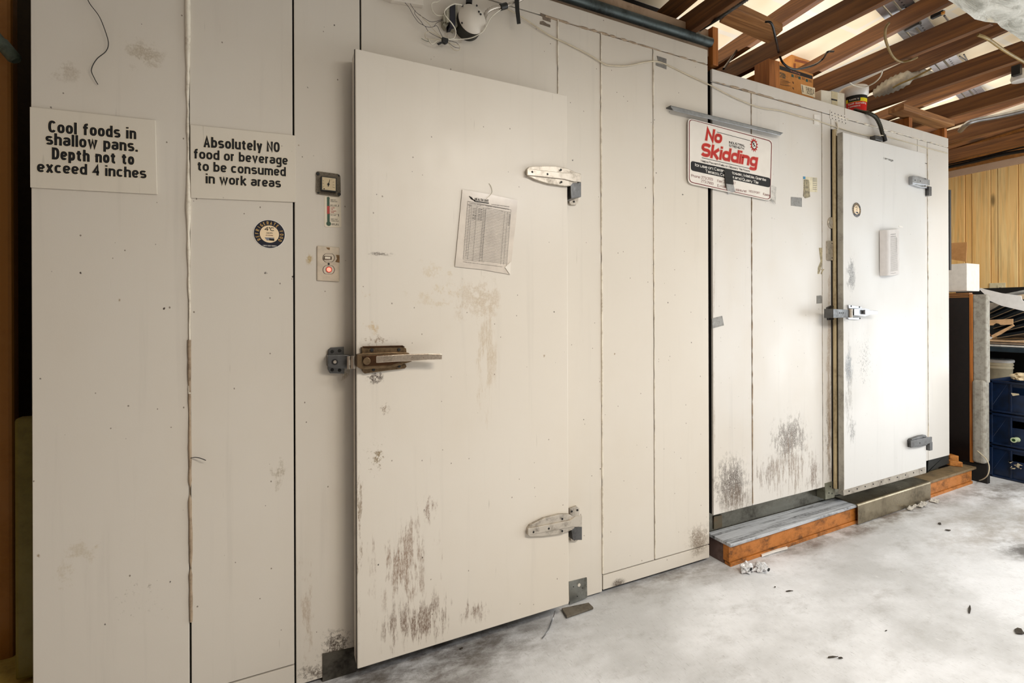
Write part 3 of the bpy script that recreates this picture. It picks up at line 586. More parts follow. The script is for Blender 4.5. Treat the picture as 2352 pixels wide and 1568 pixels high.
c2 = clip(2139, 45, 30, -14, 'black lever clip with an orange end nearest the white plaster'); MB().tube([PZ(2169, 36, 2.785), PZ(2186, 58, 2.83)], .005, 8).build('rod', alu, c2)
MB().cyl(PZ(2166, 32, 2.775), Z, .008, .01, 12).build('rod_end', plain('orange_plastic', (214, 150, 60), .5), c2)
t = thing('crossed_rods', 'two thin crossed steel rods hanging above the middle joists', 'rods', PZ(2215, 135, 2.8)); MB().tube([PZ(2204, 129, 2.80), PZ(2234, 148, 2.82)], .004, 8).build('rod', steel_dark, t); MB().tube([PZ(2214, 125, 2.79), PZ(2228, 150, 2.81)], .004, 8).build('rod', steel_dark, t)
m = MB(); pts = resample(spline([PZ(2020, 215, 2.68), PZ(2062, 192, 2.69), PZ(2100, 180, 2.7), PZ(2136, 190, 2.7)], 12), .012); m.tube(pts, .06, 18, rib=.88)
tag(m.build('flexible_duct', plain('duct_foil', (210, 204, 190), .4, .3)), 'pale ribbed flexible duct curving above the small cement bucket', 'duct')
m = MB(); m.tube(spline([PZ(2206, 300, 2.62), PZ(2222, 284, 2.63), PZ(2245, 276, 2.64), PZ(2300, 266, 2.64), PZ(2370, 250, 2.64)], 8), .018, 12)
tag(m.build('bent_pipe', alu), 'bent bright metal pipe above the far joists on the right', 'pipe')
for (u, v, lb) in ((2346, 178, 'white lamp housing beside the joists at the right edge, upper one'), (2350, 276, 'white lamp housing beside the joists at the right edge, lower one')):
    p = PZ(u, v, 2.66); t = thing('lamp_housing', lb, 'lamp', p); q = p
    MB().lathe((q.x, q.y, q.z - .02), [(.045, 0), (.05, .02), (.04, .06), (.02, .07)], 20).build('shell', white_plastic, t); MB().box(q.x - .08, q.x - .05, q.y - .02, q.y + .02, q.z, q.z + .06).build('bracket', wire_black, t)
def cable(name, label, pts, r, mat, cat='cable', rib=None, step=None, group=None, n=8):
    pts = spline(pts, 10)
    if step: pts = resample(pts, step)
    return tag(MB().tube(pts, r, n, rib=rib).build(name, mat), label, cat, group)
cable('drooping_cable', 'thick black cable drooping in front of the texture box from the wide board', [PZ(1758, 50, 2.60), PZ(1772, 54, 2.585), PZ(1782, 90, 2.56), P(1789, 122, -.02), P(1800, 146, -.03), P(1825, 159, -.03), P(1868, 150, -.03), P(1890, 135, -.0), PZ(1900, 120, 2.565), PZ(1914, 118, 2.6)], .0055, wire_black)
cable('thin_cable', 'thin black cable slanting down behind the corner of the far cooler', [P(1717, 80, .3), P(1700, 105, .25), P(1682, 130, .2), P(1662, 158, .1)], .006, wire_black)
cable('armoured_cable', 'ribbed metal armoured cable running along the first lit joist', [P(1598, 76, .05), P(1612, 66, .03), PZ(1660, 36, 2.545), PZ(1726, -8, 2.545)], .0085, steel_dark, 'cable', .72, .005)
cable('brown_cable', 'brown flat cable looping down between joists near the ceiling track', [PZ(2042, 52, 2.56), PZ(2034, 66, 2.55), PZ(2034, 90, 2.55), PZ(2044, 118, 2.55), PZ(2056, 135, 2.55), PZ(2072, 142, 2.555), PZ(2092, 138, 2.56), PZ(2106, 132, 2.6)], .006, plain('olive_sheath', (132, 106, 52), .5))
cable('tan_cable', 'tan cable running down right past the rough white plaster', [PZ(2246, 80, 2.56), PZ(2270, 90, 2.55), PZ(2310, 118, 2.55), PZ(2362, 148, 2.55)], .007, plain('tan_sheath', (160, 134, 78), .5))
cable('looping_cable', 'white cable hanging in a loop above the small cement bucket', [PZ(1952, 190, 2.56), PZ(1962, 196, 2.555), PZ(1985, 200, 2.55), PZ(2008, 190, 2.55), PZ(2022, 176, 2.555), PZ(2027, 162, 2.57)], .0035, wire_white)
cable('bowed_cable', 'tan cable bowing above the far joists behind the duct', [PZ(2030, 216, 2.66), PZ(2060, 196, 2.66), PZ(2100, 178, 2.66), PZ(2138, 158, 2.66)], .006, plain('tan_sheath', (160, 134, 78), .5))
# ---------------- far wall of pine boards ----------------
WXX = 5.90
pine = wood('pine_board', (255, 226, 164), (248, 200, 126), 'z', .45, .55)
WR = struct(MB().box(WXX + .02, WXX + .06, -.75, 2.0, 0, 2.9).build('wall_right', plain('groove_shadow', (206, 142, 74), .8)))
y = -.72; i = 0; rnd = random.Random(3)
while y < 1.98:
    wd = .135 if i % 2 == 0 else .05; m = MB(); m.box(WXX + (.0 if wd > .1 else .006), WXX + .02, y + .0015, y + wd - .0015, 0, 2.56); m.build('plank', pine, WR, .004); y += wd; i += 1
tr = grime('pale_trim', (206, 176, 150), (170, 134, 104), .6, 0, .5, 8)
struct(MB().box(WXX - .012, WXX, -.72, 1.98, 2.50, 2.565).build('trim_2', tr, None, .003))
cable('bundled_cable', 'bundle of black cables along the top of the pine wall', [PX(2176, 384, 5.8), PX(2240, 370, 5.8), PX(2300, 355, 5.8), PX(2362, 345, 5.8)], .016, wire_black)
cable('upper_cable', 'thin black cable above the thick bundle over the pine wall', [PX(2176, 378, 5.82), PX(2250, 362, 5.82), PX(2310, 347, 5.82), PX(2362, 335, 5.82)], .007, wire_black)
# outlet on the pine wall
t = thing('wall_outlet', 'cream double outlet plate on the pine wall above the white sheets', 'outlet', PX(2290, 660, WXX))
MB().slabx([(2272, 650), (2309, 649), (2309, 674), (2272, 675)], WXX - .012, .012).build('cover_plate', plain('cream_plate', (230, 220, 186), .4, 0, .04), t, .003)
m = MB(); m.slabx([(2291, 655), (2302, 655), (2302, 673), (2291, 673)], WXX - .018, .006)
for v in (661, 670): m.slabx([(2295, v - 1), (2299, v - 1), (2299, v + 1), (2295, v + 1)], WXX - .0195, .0015, 1)
m.build('socket', [plain('cream_plate', (230, 220, 186), .4), screw], t)
# ---------------- left edge of the picture ----------------
ply = grime('amber_wall', (150, 96, 26), (110, 66, 18), .6, 0, .5, 5)
olive = grime('olive_board', (112, 98, 30), (58, 46, 14), .55, 0, .6, 5)
WL = struct(MB().box(-3.0, -.62, .9, .94, 0, 3.0).build('wall_left', plain('deep_shadow_board', (60, 46, 16), .8)))
MB().box(-2.9, P(29, 900, .30).x, .30, .35, 0, 3.0).build('amber_board', ply, WL, .01)
MB().box(P(31, 1200, .14).x, -.586, .14, .18, .17, P(50, 960, .14).z).build('olive_board', olive, WL, .01)
struct(MB().box(-3.1, -3.05, -5.2, 2.0, 0, 2.6).build('wall_4', ply)); struct(MB().box(-3.1, 5.96, -5.25, -5.2, 0, 2.6).build('wall_5', plain('painted_board', (150, 144, 134), .8)))
struct(MB().box(WXX, WXX + .06, -5.2, -3.75, 0, 2.6).box(WXX, WXX + .06, -3.75, -.75, 2.35, 2.6).build('wall_6', plain('painted_board', (150, 144, 134), .8)))
a = P(-30, 60, .2); b = P(38, 140, .2)
tag(MB().tube([a, a.lerp(b, .45), a.lerp(b, .46), a.lerp(b, .93), b], [.015, .015, .018, .018, .012], 16).build('hanging_pipe', grime('green_pipe', (92, 104, 88), (40, 44, 36), .5, 0, .8, 14)), 'short dull green pipe end poking in at the top left edge', 'pipe')
m = MB(); m.prism([PZ(-60, 1640, .02), PZ(-30, 1585, .02), Vector((-.60, .25, .02)), Vector((-.62, -.3, .02))], (0, 0, .16))
m = MB(); m.box(-2.2, -.60, .05, .74, .0, .16); tag(m.build('floor_ledge', grime('yellow_ledge', (176, 150, 70), (104, 80, 34), .6, 0, .6, 7), None, .01), 'yellowish ledge on the floor beside the left end of the taller cooler', 'ledge')
# ---------------- long step ----------------
ST = thing('wooden_step', 'long low weathered timber step along the foot of the white cooler', 'step', (3.2, -.02, 0))
s_top = grime('weathered_tread', (190, 194, 200), (30, 28, 26), .36, 0, 1, 5, (.5, 14, 3), .5)
s_fr = grime('orange_timber', (184, 112, 40), (60, 38, 18), .6, 0, 1, 9, (1, 1, 1.8), .3)
def fy(x): return -.079 + (x - 1.954) * .0175
x0, x1 = 1.955, 4.43
m = MB(); m.prism([(x0 - .005, fy(x0) - .014, .098), (3.03, fy(3.03) - .014, .098), (3.03, .046, .098), (x0 - .005, .046, .098)], (0, 0, .016)); m.build('tread', s_top, ST, .002)
m = MB(); m.prism([(3.03, fy(3.03) - .014, .100), (x1 + .03, fy(x1) - .014, .100), (x1 + .03, .046, .100), (3.03, .046, .100)], (0, 0, .016)); m.build('tread', grime('brown_tread', (124, 104, 74), (44, 34, 22), .6, 0, .9, 6), ST, .002)
m = MB(); m.prism([(x0, fy(x0), .02), (x1, fy(x1), .02), (x1, fy(x1) + .035, .02), (x0, fy(x0) + .035, .02)], (0, 0, .077)); m.build('front_board', s_fr, ST, .002)
m = MB(); m.prism([(x0 + .004, fy(x0) - .006, .0), (x1, fy(x1) - .006, .0), (x1, fy(x1) + .03, .0), (x0 + .004, fy(x0) + .03, .0)], (0, 0, .018)); m.build('base_board', s_fr, ST, .002)
m = MB(); m.box(x0 + .004, x0 + .05, fy(x0) + .036, .045, .0, .097); m.build('end_block', grime('end_grain', (104, 84, 78), (40, 28, 24), .8, 0, .8, 10), ST, .003)
# folded metal cover over the middle of the step
xa, xc = 2.985, 3.80
def prof(x):
    y0 = fy(x) - .024; p = [(y0, .006)] + [(y0 + .012 - .012 * math.cos(t_) , .108 + .012 * math.sin(t_)) for t_ in [i * math.pi / 10 for i in range(6)]] + [(.045, .121), (.045, .118), (y0 + .014, .117), (y0 + .003, .106), (y0 + .003, .006)]
    return [Vector((x, a, b)) for a, b in p]
A0, A1 = prof(xa), prof(xc); n = len(A0)
MB().add(A0 + A1, [tuple(range(n - 1, -1, -1)), tuple(range(n, 2 * n))] + [(i, (i + 1) % n, (i + 1) % n + n, i + n) for i in range(n)], 0, False).build('metal_cover', grime('step_cover_steel', (148, 136, 112), (60, 46, 28), .30, .9, .75, 5), ST)
# ---------------- goods beyond the far cooler ----------------
PB = thing('padded_board', 'tall dark laminate board with orange edge and grey padding standing past the white cooler', 'board', (4.55, 0, 0))
xq = 4.50
a = PX(2179, 684, xq); b = PX(2228, 1060, xq)
MB().box(xq, xq + .05, b.y, a.y + .2, b.z, a.z).build('dark_face', plain('dark_laminate', (26, 18, 18), .3, 0, .2), PB, .003)
for i in range(3):
    zz = PX(2200, 683.5, xq).z + i * .012; MB().box(xq - .004 * (i % 2), xq + .05, b.y + .002, a.y + .2, zz, zz + .0105).build('edge_layer', [wood('ply_edge', (206, 146, 84), (120, 78, 40), 'y', .6)][0], PB)
c = PX(2236, 1062, xq); MB().box(xq - .006, xq + .05, c.y, b.y, c.z, PX(2232, 676, xq).z).build('wood_edge', wood('edge_wood', (206, 128, 52), (150, 84, 30), 'z', .5), PB, .002)
felt = grime('grey_felt', (168, 164, 154), (112, 106, 94), .95, 0, .8, 30, (1, 1, 1), .6)
d = PX(2268, 1066, xq); t0 = PX(2250, 676, xq); t1 = PX(2250, 872, xq)
MB().box(xq - .005, xq + .05, d.y, c.y, t1.z - .02, t0.z).build('felt_pad', felt, PB, .008)
MB().box(xq - .03, xq + .05, d.y + .002, c.y - .001, d.z, t1.z).build('felt_pad', felt, PB, .02, 3)
MB().box(xq + .01, xq + .05, d.y + .005, a.y + .2, 0, b.z).build('shadow_foot', plain('black_foot', (24, 20, 18), .8), PB)  # added support block, black to stand for the shadow under the board
# open carton on the padded board
OC = thing('open_carton', 'open white carton with a tan flap standing on the padded dark board', 'box', PX(2200, 672, 4.56))
a = PX(2178, 604, 4.53); b = PX(2221, 671, 4.53); zt_ = PX(2200, 671, 4.53).z
MB().box(4.53, 4.72, b.y, a.y + .12, max(zt_, PX(2200, 672, xq).z + .012), PX(2221, 604, 4.53).z).build('carton_body', white_plastic, OC, .003)
MB().slabx([(2180, 558), (2221, 556), (2219, 601), (2180, 595)], 4.522, .004).build('flap', card, OC)
# blue crates
crate_m = plain('navy_plastic', (12, 34, 66), .38, 0, .25, 14)
def crate(z0, i, lb):
    t = thing('plastic_crate', lb, 'crate', (4.95, -.2, z0), 'navy crates stacked on the floor'); h = .232; x0, x1, y0, y1 = 4.755, 5.10, -.46, -.005
    m = MB()
    m.box(x0, x0 + .012, y0, y0 + .14, z0, z0 + h); m.box(x0, x0 + .012, y1 - .12, y1, z0, z0 + h); m.box(x0, x0 + .012, y0 + .14, y1 - .12, z0 + .19, z0 + h); m.box(x0, x0 + .012, y0 + .14, y1 - .12, z0, z0 + .14)
    m.box(x1 - .012, x1, y0, y1, z0, z0 + h); m.box(x0, x1, y0, y0 + .012, z0, z0 + h); m.box(x0, x1, y1 - .012, y1, z0, z0 + h); m.box(x0, x1, y0, y1, z0, z0 + .01)
    m.build('crate_body', crate_m, t, .004)
    m = MB(); m.box(x0 - .012, x0, y0, y1, z0 + h - .018, z0 + h - .001); m.box(x0 - .012, x0, y0, y1, z0 + .002, z0 + .016); m.box(x0 - .012, x0, y1 - .03, y1, z0, z0 + h); m.box(x0 - .008, x0, y1 - .135, y1 - .12, z0, z0 + h)
    m.build('rim', crate_m, t, .003)
    return t
ck = [crate(.0, 0, 'bottom navy plastic crate with torn pale label scraps, on the concrete'), crate(.238, 1, 'middle navy plastic crate with a bottle neck showing in its grip'), crate(.476, 2, 'topmost navy plastic crate with a crumpled paper bag on it')]
m = MB()
rnd = random.Random(8)
for k in range(7):
    u = 2318 + rnd.uniform(-3, 26); v = 1062 + (u - 2318) * .5 + rnd.uniform(-6, 9); p = PX(u, v, 4.742); s_ = rnd.uniform(.008, .022)
    m.prism([p + Vector((0, rnd.uniform(-1, 1) * s_, rnd.uniform(-1, 1) * s_)) for _ in range(3)] + [p + Vector((0, -s_, s_ * .3))], (.0015, 0, 0))
m.build('label_scrap', plain('torn_label', (214, 200, 168), .7, 0, .1), ck[0])
MB().slabx([(2322, 902), (2340, 904), (2341, 907), (2326, 909)], 4.742, .002).build('label_scrap', plain('torn_label', (214, 200, 168), .7), ck[2])
p = PX(2330, 1010, 4.73); t = thing('glass_bottle', 'pale green bottle neck pointing out of the middle navy crate', 'bottle', p)
MB().tube([p + Vector((.2, -.02, .0)), p + Vector((.06, -.012, 0)), p + Vector((.0, 0, 0)), p + Vector((-.012, 0, 0))], [.03, .022, .016, .018], 16).build('neck', plain('green_glass', (206, 222, 180), .12, 0, .1), t)
MB().cyl(p + Vector((-.0125, 0, 0)), -X, .010, .001, 14).build('mouth', plain('bottle_inside', (20, 66, 20), .3), t)
def crumple(c, sx, sy, sz, seed, n=2):
    bm = bmesh.new(); bmesh.ops.create_icosphere(bm, subdivisions=n + 1, radius=1); r_ = random.Random(seed)
    vs = [v.co.copy() for v in bm.verts]; fs = [tuple(v.index for v in f.verts) for f in bm.faces]; bm.free()
    out = []
    for v in vs:
        k = 1 + .55 * mn.noise(v * 2.2 + Vector((seed, 0, 0))) + r_.uniform(-.12, .12); out.append(Vector(c) + Vector((v.x * sx * k, v.y * sy * k, max(-.35, v.z) * sz * k)))
    return MB().add(out, fs)
tag(crumple(PX(2349, 868, 4.80) + Vector((0, 0, .0)), .06, .06, .035, 3).build('paper_bag', plain('crumpled_paper', (222, 204, 170), .8, 0, .15)), 'crumpled cream paper bag on top of the navy crates', 'bag')
# white bucket behind the crates
p = PX(2290, 880, 5.3); BK = thing('lidded_bucket', 'white plastic bucket with a flat lid behind the navy crates', 'bucket', (5.3, .0, .0))
zl = PX(2290, 828, 5.25).z; cx, cy = 5.38, (PX(2245, 860, 5.3).y + PX(2318, 860, 5.3).y) / 2; rr = abs(PX(2245, 860, 5.3).y - PX(2318, 860, 5.3).y) / 2
m = MB(); m.lathe((cx, cy, 0), [(rr * .8, .42), (rr * .92, zl - .07), (rr * .97, zl - .07), (rr * .97, zl - .06), (rr * .92, zl - .055), (rr * .92, zl - .045), (rr * .97, zl - .045), (rr * .97, zl - .035), (rr * .93, zl - .03), (rr * .93, zl - .02)], 36); m.build('pail', plain('ivory_plastic', (226, 212, 180), .4, 0, .03), BK)
m = MB(); m.lathe((cx, cy, zl - .02), [(rr * 1.0, 0), (rr * 1.02, .006), (rr * 1.02, .016), (rr * .98, .024), (rr * .6, .026)], 36); m.build('lid', white_plastic, BK)
MB().box(5.2, 5.6, -.4, .5, 0, .42).build('bucket_stand', plain('black_foot', (24, 20, 18), .8), BK)
# black shelf unit with flattened boxes
SH = thing('storage_shelf', 'black shelf unit loaded with flattened boxes against the pine wall', 'shelf', (5.5, .1, 0))
zs_ = PX(2300, 808, 5.1).z; zs1 = PX(2300, 797, 5.1).z
MB().box(5.1, 5.86, -.6, .62, zs_, zs1).build('shelf_board', plain('slate_shelf', (44, 58, 68), .4, 0, .1), SH, .004)
MB().box(5.84, 5.86, -.6, .62, 0, 1.42).build('back_panel', plain('shelf_black', (14, 14, 16), .7), SH)
MB().box(5.14, 5.86, .58, .62, 0, 1.36).build('side_panel', plain('shelf_black', (14, 14, 16), .7), SH)
z = zs1
rnd = random.Random(4)
for i, (c_, nm) in enumerate((((228, 226, 220), 'lowest flattened sheet on the black shelf, white edged'), ((150, 130, 112), 'thin grey brown sheet just above the lowest sheet on the shelf'), ((226, 190, 150), 'thin tan cardboard sheet topmost of the flat stack on the shelf'))):
    z += .004; tag(MB().box(5.11 + .01 * i, 5.7, -.55, .5, z, z + .012).build('cardboard_sheet', plain('sheet%d' % i, c_, .7, 0, .1)), nm, 'sheet'); z += .014
# heap of black trays
dk = plain('dark_tray', (20, 30, 36), .35, 0, .2)
labs = ['lowest black folder leaning in the heap on the shelf', 'second black folder from the bottom of the shelf heap', 'third black folder from the bottom of the shelf heap', 'fourth black folder from the bottom of the shelf heap', 'fifth black folder from the bottom of the shelf heap', 'top black folder of the heap under the white sheet']
for i in range(6):
    u0, v0, u1, v1 = 2290 - i * 4, 778 - i * 11, 2362, 766 - i * 17
    a = PX(u0, v0, 5.14 + .02 * i); b = PX(u1, v1, 5.14 + .02 * i); t = thing('folder', labs[i], 'folder', a, 'black folders heaped on the shelf')
    MB().prism([a, b, b + Vector((0, 0, .03)), a + Vector((0, 0, .03))], (.42, 0, .0)).build('cover', dk, t, .003)
    MB().prism([a + Vector((-.003, 0, .004)), b + Vector((-.003, 0, .004)), b + Vector((-.003, 0, .009)), a + Vector((-.003, 0, .009))], (.003, 0, .0)).build('edge_band', plain('edge_band', (150, 126, 96), .6), t)
MB().slabx([(2264, 690), (2300, 690), (2370, 720), (2370, 770), (2264, 770)], 5.32, .01).build('backing_sheet', plain('shelf_slate', (38, 52, 62), .6, 0, .3), SH)
tag(MB().slabx([(2262, 694), (2302, 696), (2290, 704), (2276, 712), (2262, 718)], 5.26, .01).build('torn_sheet', plain('grey_card', (188, 180, 170), .8)), 'torn grey card beneath the white sheet above the shelf', 'sheet')
CB = thing('folded_carton', 'tan folded carton with a round notch above the flat stack', 'box', PX(2300, 760, 5.12))
m = MB(); m.slabx([(2262, 735), (2327, 732), (2327, 745), (2298, 746), (2294, 743), (2288, 742), (2283, 745), (2281, 747), (2262, 747)], 5.11, .004); m.build('front_flap', plain('tan_card', (226, 184, 138), .8, 0, .08), CB)
m = MB(); m.slabx([(2327, 745), (2330, 748), (2298, 768), (2280, 776), (2277, 770), (2300, 758)], 5.10, .006); m.build('side_flap', plain('tan_card', (226, 184, 138), .8), CB)
m = MB(); m.slabx([(2262, 747), (2276, 770), (2272, 776), (2262, 774)], 5.12, .004); m.build('side_flap', plain('brown_card', (160, 104, 66), .8), CB)
MB().slabx([(2262, 770), (2280, 774), (2276, 779), (2262, 778)], 5.09, .004).build('paper_slip', white_plastic, CB)
m = MB(); m.slabx([(2249, 664), (2252, 661), (2262, 664), (2300, 673), (2345, 679), (2347, 688), (2360, 700), (2360, 716), (2300, 702), (2272, 690), (2262, 676)], 5.0, .006)
tag(m.build('paper_sheet', plain('white_paper', (240, 240, 240), .6, 0, .02)), 'large white paper sheet sliding off the heap on the shelf', 'paper')
tag(MB().slabx([(2305, 675), (2360, 664), (2360, 669), (2306, 678)], 5.05, .2).build('grey_sheet', plain('grey_panel', (170, 170, 168), .4)), 'thin grey panel slanting up at the right edge over the heap', 'panel')
m = MB(); m.slabx([(2334, 678), (2360, 674), (2360, 684), (2338, 690)], 5.04, .02); tag(m.build('cardboard_piece', plain('pale_card', (220, 196, 164), .8)), 'pale cardboard piece under the slanting grey panel', 'cardboard')
# ---------------- things on top of the far cooler ----------------
def cface(par, yv, tl, tr_, zb_, depth, mat, name):
    a = P(*tl, yv); b = P(*tr_, yv); return MB().prism([(a.x, yv, zb_), (b.x, yv, zb_), (b.x, yv, b.z), (a.x, yv, a.z)], (0, depth, 0)).build(name, mat, par, .003)
T1 = thing('texture_carton', 'large brown printed carton with a black band and barcode label on the far cooler', 'box', P(1830, 200, .05))
yv = .055
cface(T1, yv, (1789, 143), (1868, 170), zt2, .22, grime('carton_brown', (198, 134, 66), (160, 100, 44), .75, 0, .5, 8), 'carton_body')
m = MB(); m.slab([(1790, 150), (1866, 174), (1866, 182), (1790, 159)], yv - .001, .0008); m.build('black_band', plain('band_black', (26, 26, 30), .5), T1)
m = MB(); up_ = 1
m = MB(); m.tpx('Armstrong', (1838, 168.5), (1816, 161.5), -4, yv - .002, .01); m.build('band_lettering', plain('rose_ink', (206, 130, 100), .6), T1)
m = MB(); m.tpx('PERIAL', (1791, 171), (1806, 176), 6, yv - .001, .02); m.tpx('XTURE', (1791, 177.5), (1805, 182), 5.5, yv - .001, .02)
for (u, v) in ((1818, 170), (1834, 175), (1851, 181)): m.slab([(u, v), (u + 5, v + 1.5), (u + 5, v + 7.5), (u, v + 6)], yv - .001, .0006)
m.build('lettering', plain('teal_ink', (40, 84, 78), .6), T1)
m = MB()
for i in range(6): m.slab([(1792, 181 + i * 2.6), (1792 + random.uniform(8, 26), 181 + i * 2.6 + 3), (1812, 182 + i * 2.6 + 3), (1792, 181.8 + i * 2.6)], yv - .001, .0006)
for (u, v) in ((1826, 172), (1842, 177), (1858, 183)):
    for k in range(3): m.slab([(u, v + k * 2), (u + 7, v + 2 + k * 2), (u + 7, v + 2.8 + k * 2), (u, v + .8 + k * 2)], yv - .001, .0006)
for v in (187, 200): m.slab([(1820, v), (1823, v + 1), (1824, v + 6), (1821, v + 4)], yv - .001, .0006)
m.build('small_print', plain('brown_ink', (110, 72, 36), .6), T1)
m = MB(); m.slab([(1839, 193), (1872, 202), (1872, 224), (1842, 215)], yv - .0015, .0008); m.tpx('51830', (1851, 206.5), (1866, 211), 7, yv - .0022, .01, 1); m.tpx('X232A', (1853, 214.5), (1867, 219), 6.5, yv - .0022, .01, 1)
for k in range(7): m.slab([(1841.5 + k * .3, 196 + k * 2.3), (1844 + k * .3, 196.7 + k * 2.3), (1844 + k * .3, 197.9 + k * 2.3), (1841.5 + k * .3, 197.2 + k * 2.3)], yv - .0022, .0005, 1)
for k in range(5): m.slab([(1867.5, 205 + k * 2.3), (1870, 205.7 + k * 2.3), (1870, 206.8 + k * 2.3), (1867.5, 206.1 + k * 2.3)], yv - .0022, .0005, 1)
m.build('shipping_label', [plain('label_cream', (236, 218, 184), .6, 0, .05), ink], T1)
T2 = thing('tall_carton', 'tall brown carton with dark red lettering behind the banded carton', 'box', P(1840, 140, .32))
yv = .30
a = P(1818, 108, yv); b = P(1861, 120, yv); MB().box(a.x, b.x, yv, yv + .12, zt2, P(1840, 112, yv).z).build('carton_body', MC['carton_brown'], T2, .003)
MB().slab([(1846, 110), (1858, 117), (1860, 128), (1846, 122)], yv - .002, .002).build('tape_strip', plain('pale_tape', (214, 176, 124), .4), T2)
m = MB(); m.tpx('WIND-DEVIL', (1826, 127.5), (1857, 134), 4.5, yv - .003, .02); m.tpx('with turbine vent base', (1824, 133), (1857, 140), 2.5, yv - .003, 0)
for k in range(3): m.slab([(1826, 135.5 + k * 2), (1856, 142 + k * 2), (1856, 143 + k * 2), (1826, 136.5 + k * 2)], yv - .003, .0005)
for k in range(6): m.slab([(1823, 145 + k * 2), (1828, 146 + k * 2), (1828, 147 + k * 2), (1823, 146 + k * 2)], yv - .003, .0005)
m.build('lettering', ink_maroon, T2)
T3 = thing('white_carton', 'small white carton with a pale tape strip beside the cement bucket', 'box', P(1914, 225, .05))
cface(T3, .05, (1886, 206), (1940, 214), zt2, .16, grime('dirty_white_card', (222, 216, 200), (180, 168, 144), .7, 0, .5, 6), 'carton_body')
m = MB(); m.slab([(1910, 209), (1924, 212), (1924, 243), (1911, 240)], .0485, .001); m.build('tape_strip', plain('tape_cream', (206, 194, 160), .35, 0, .05), T3)
MB().slab([(1910, 226), (1923, 229), (1923, 232), (1910, 229.5)], .0475, .001).build('black_mark', ink, T3)
c = P(1961, 240, .10); r_ = (P(1990, 240, .10).x - P(1943, 240, .10).x) / 2; hz = P(1966, 206, .10).z
T4 = thing('cement_bucket', 'small white bucket with a red and yellow cement label on the far cooler', 'bucket', (c.x, .10, zt2)); r_ *= .66
m = MB(); m.lathe((c.x, .10, zt2), [(r_ * .86, 0), (r_ * .97, (hz - zt2) * .72), (r_ * 1.06, (hz - zt2) * .74), (r_ * 1.07, (hz - zt2) * .86), (r_ * 1.08, (hz - zt2) * .88), (r_ * 1.08, (hz - zt2) * .97), (r_ * 1.0, hz - zt2)], 36); m.build('pail', white_plastic, T4)
def wrap(mb, s, c, r, zbase, g0, g1, cap, bold, mi, flat=None):
    key = MB().text(s, (0, 0, 0), X, Z, cap=cap, bold=bold); xs_ = [v.x for v in key.v]; a0, a1 = min(xs_), max(xs_); vs = []
    for v in key.v:
        g = g0 + (g1 - g0) * (v.x - a0) / (a1 - a0); vs.append((c[0] + r * math.cos(g), c[1] + r * math.sin(g), zbase + v.z))
    mb.add(vs, key.f, mi)
def band(mb, c, r0, r1, z0, z1, g0, g1, mi, n=14):
    vs = []
    for k in range(n + 1):
        g = g0 + (g1 - g0) * k / n; vs += [(c[0] + r0 * math.cos(g), c[1] + r0 * math.sin(g), z0), (c[0] + r1 * math.cos(g), c[1] + r1 * math.sin(g), z1)]
    mb.add(vs, [(2 * k, 2 * k + 2, 2 * k + 3, 2 * k + 1) for k in range(n)], mi, True)
cc = (c.x, .10); hh = hz - zt2; q0, q1 = R(174), R(292)
m = MB(); e = .0008
band(m, cc, r_ * .865 + e, r_ * .935 + e, zt2 + .002, zt2 + hh * .48, q0, q1, 0); band(m, cc, r_ * .936 + e, r_ * .95 + e, zt2 + hh * .48, zt2 + hh * .59, q0, q1, 1); band(m, cc, r_ * .952 + e, r_ * .965 + e, zt2 + hh * .59, zt2 + hh * .68, q0, q1, 2)
wrap(m, 'Self-bonding', cc, r_ * .935 + 3 * e, zt2 + hh * .40, R(184), R(272), hh * .055, .02, 3); wrap(m, 'cement', cc, r_ * .925 + 3 * e, zt2 + hh * .32, R(184), R(238), hh * .055, .02, 3)
wrap(m, 'Ciment', cc, r_ * .905 + 3 * e, zt2 + hh * .17, R(184), R(236), hh * .055, .01, 2); wrap(m, 'auto-liant', cc, r_ * .90 + 3 * e, zt2 + hh * .08, R(184), R(250), hh * .055, .01, 2)
wrap(m, 'SAKRETE', cc, r_ * .955 + 4 * e, zt2 + hh * .53, R(190), R(232), hh * .045, .01, 3)
band(m, cc, r_ * .94 + 2 * e, r_ * .96 + 2 * e, zt2 + hh * .49, zt2 + hh * .64, R(184), R(238), 2)
m.build('bucket_label', [plain('label_red', (214, 24, 20), .35, 0, 0), plain('label_yellow', (238, 222, 40), .35, 0, 0), ink, white_print], T4)
# ---------------- lettered boards on the near cooler ----------------
sb = paint('sign_board_cream', (216, 208, 194), [], .38, .5)
def sign(name, label, quad, lines, th=.006):
    t = thing(name, label, 'sign', P(sum(q[0] for q in quad) / 4, sum(q[1] for q in quad) / 4, -th)); MB().slab(quad, -th, th - .0005).build('board', sb, t, .001)
    m = MB()
    for s_, p0, p1, cap in lines: m.tpx(s_, p0, p1, cap, -th - .0008, .034)
    m.build('lettering', ink, t)
    m = MB()
    for s_, p0, p1, cap in lines: m.tpx(s_, p0, p1, cap, -th - .0003, .034, halo=.08)
    m.build('lettering_outline', plain('letter_halo', (234, 222, 198), .4, 0, 0), t)
sign('food_sign', 'cream board lettered Cool foods in shallow pans, at the left end of the cooler', [(68, 245), (357, 276), (361, 446), (69, 430)],
     [('Cool foods in', (114, 304), (316, 320), 27), ('shallow pans.', (108, 332), (320, 349), 27), ('Depth not to', (122, 366), (311, 379), 27), ('exceed 4 inches', (90, 395), (341, 410), 25)])
sign('food_sign', 'cream board lettered Absolutely NO food or beverage, next to the white sealed joint', [(437, 286), (678, 311), (680, 464), (438, 454)],
     [('Absolutely NO', (470, 338), (645, 350), 24), ('food or beverage', (449, 364), (665, 379), 22), ('to be consumed', (457, 392), (660, 405), 22), ('in work areas', (475, 421), (648, 431), 22)])
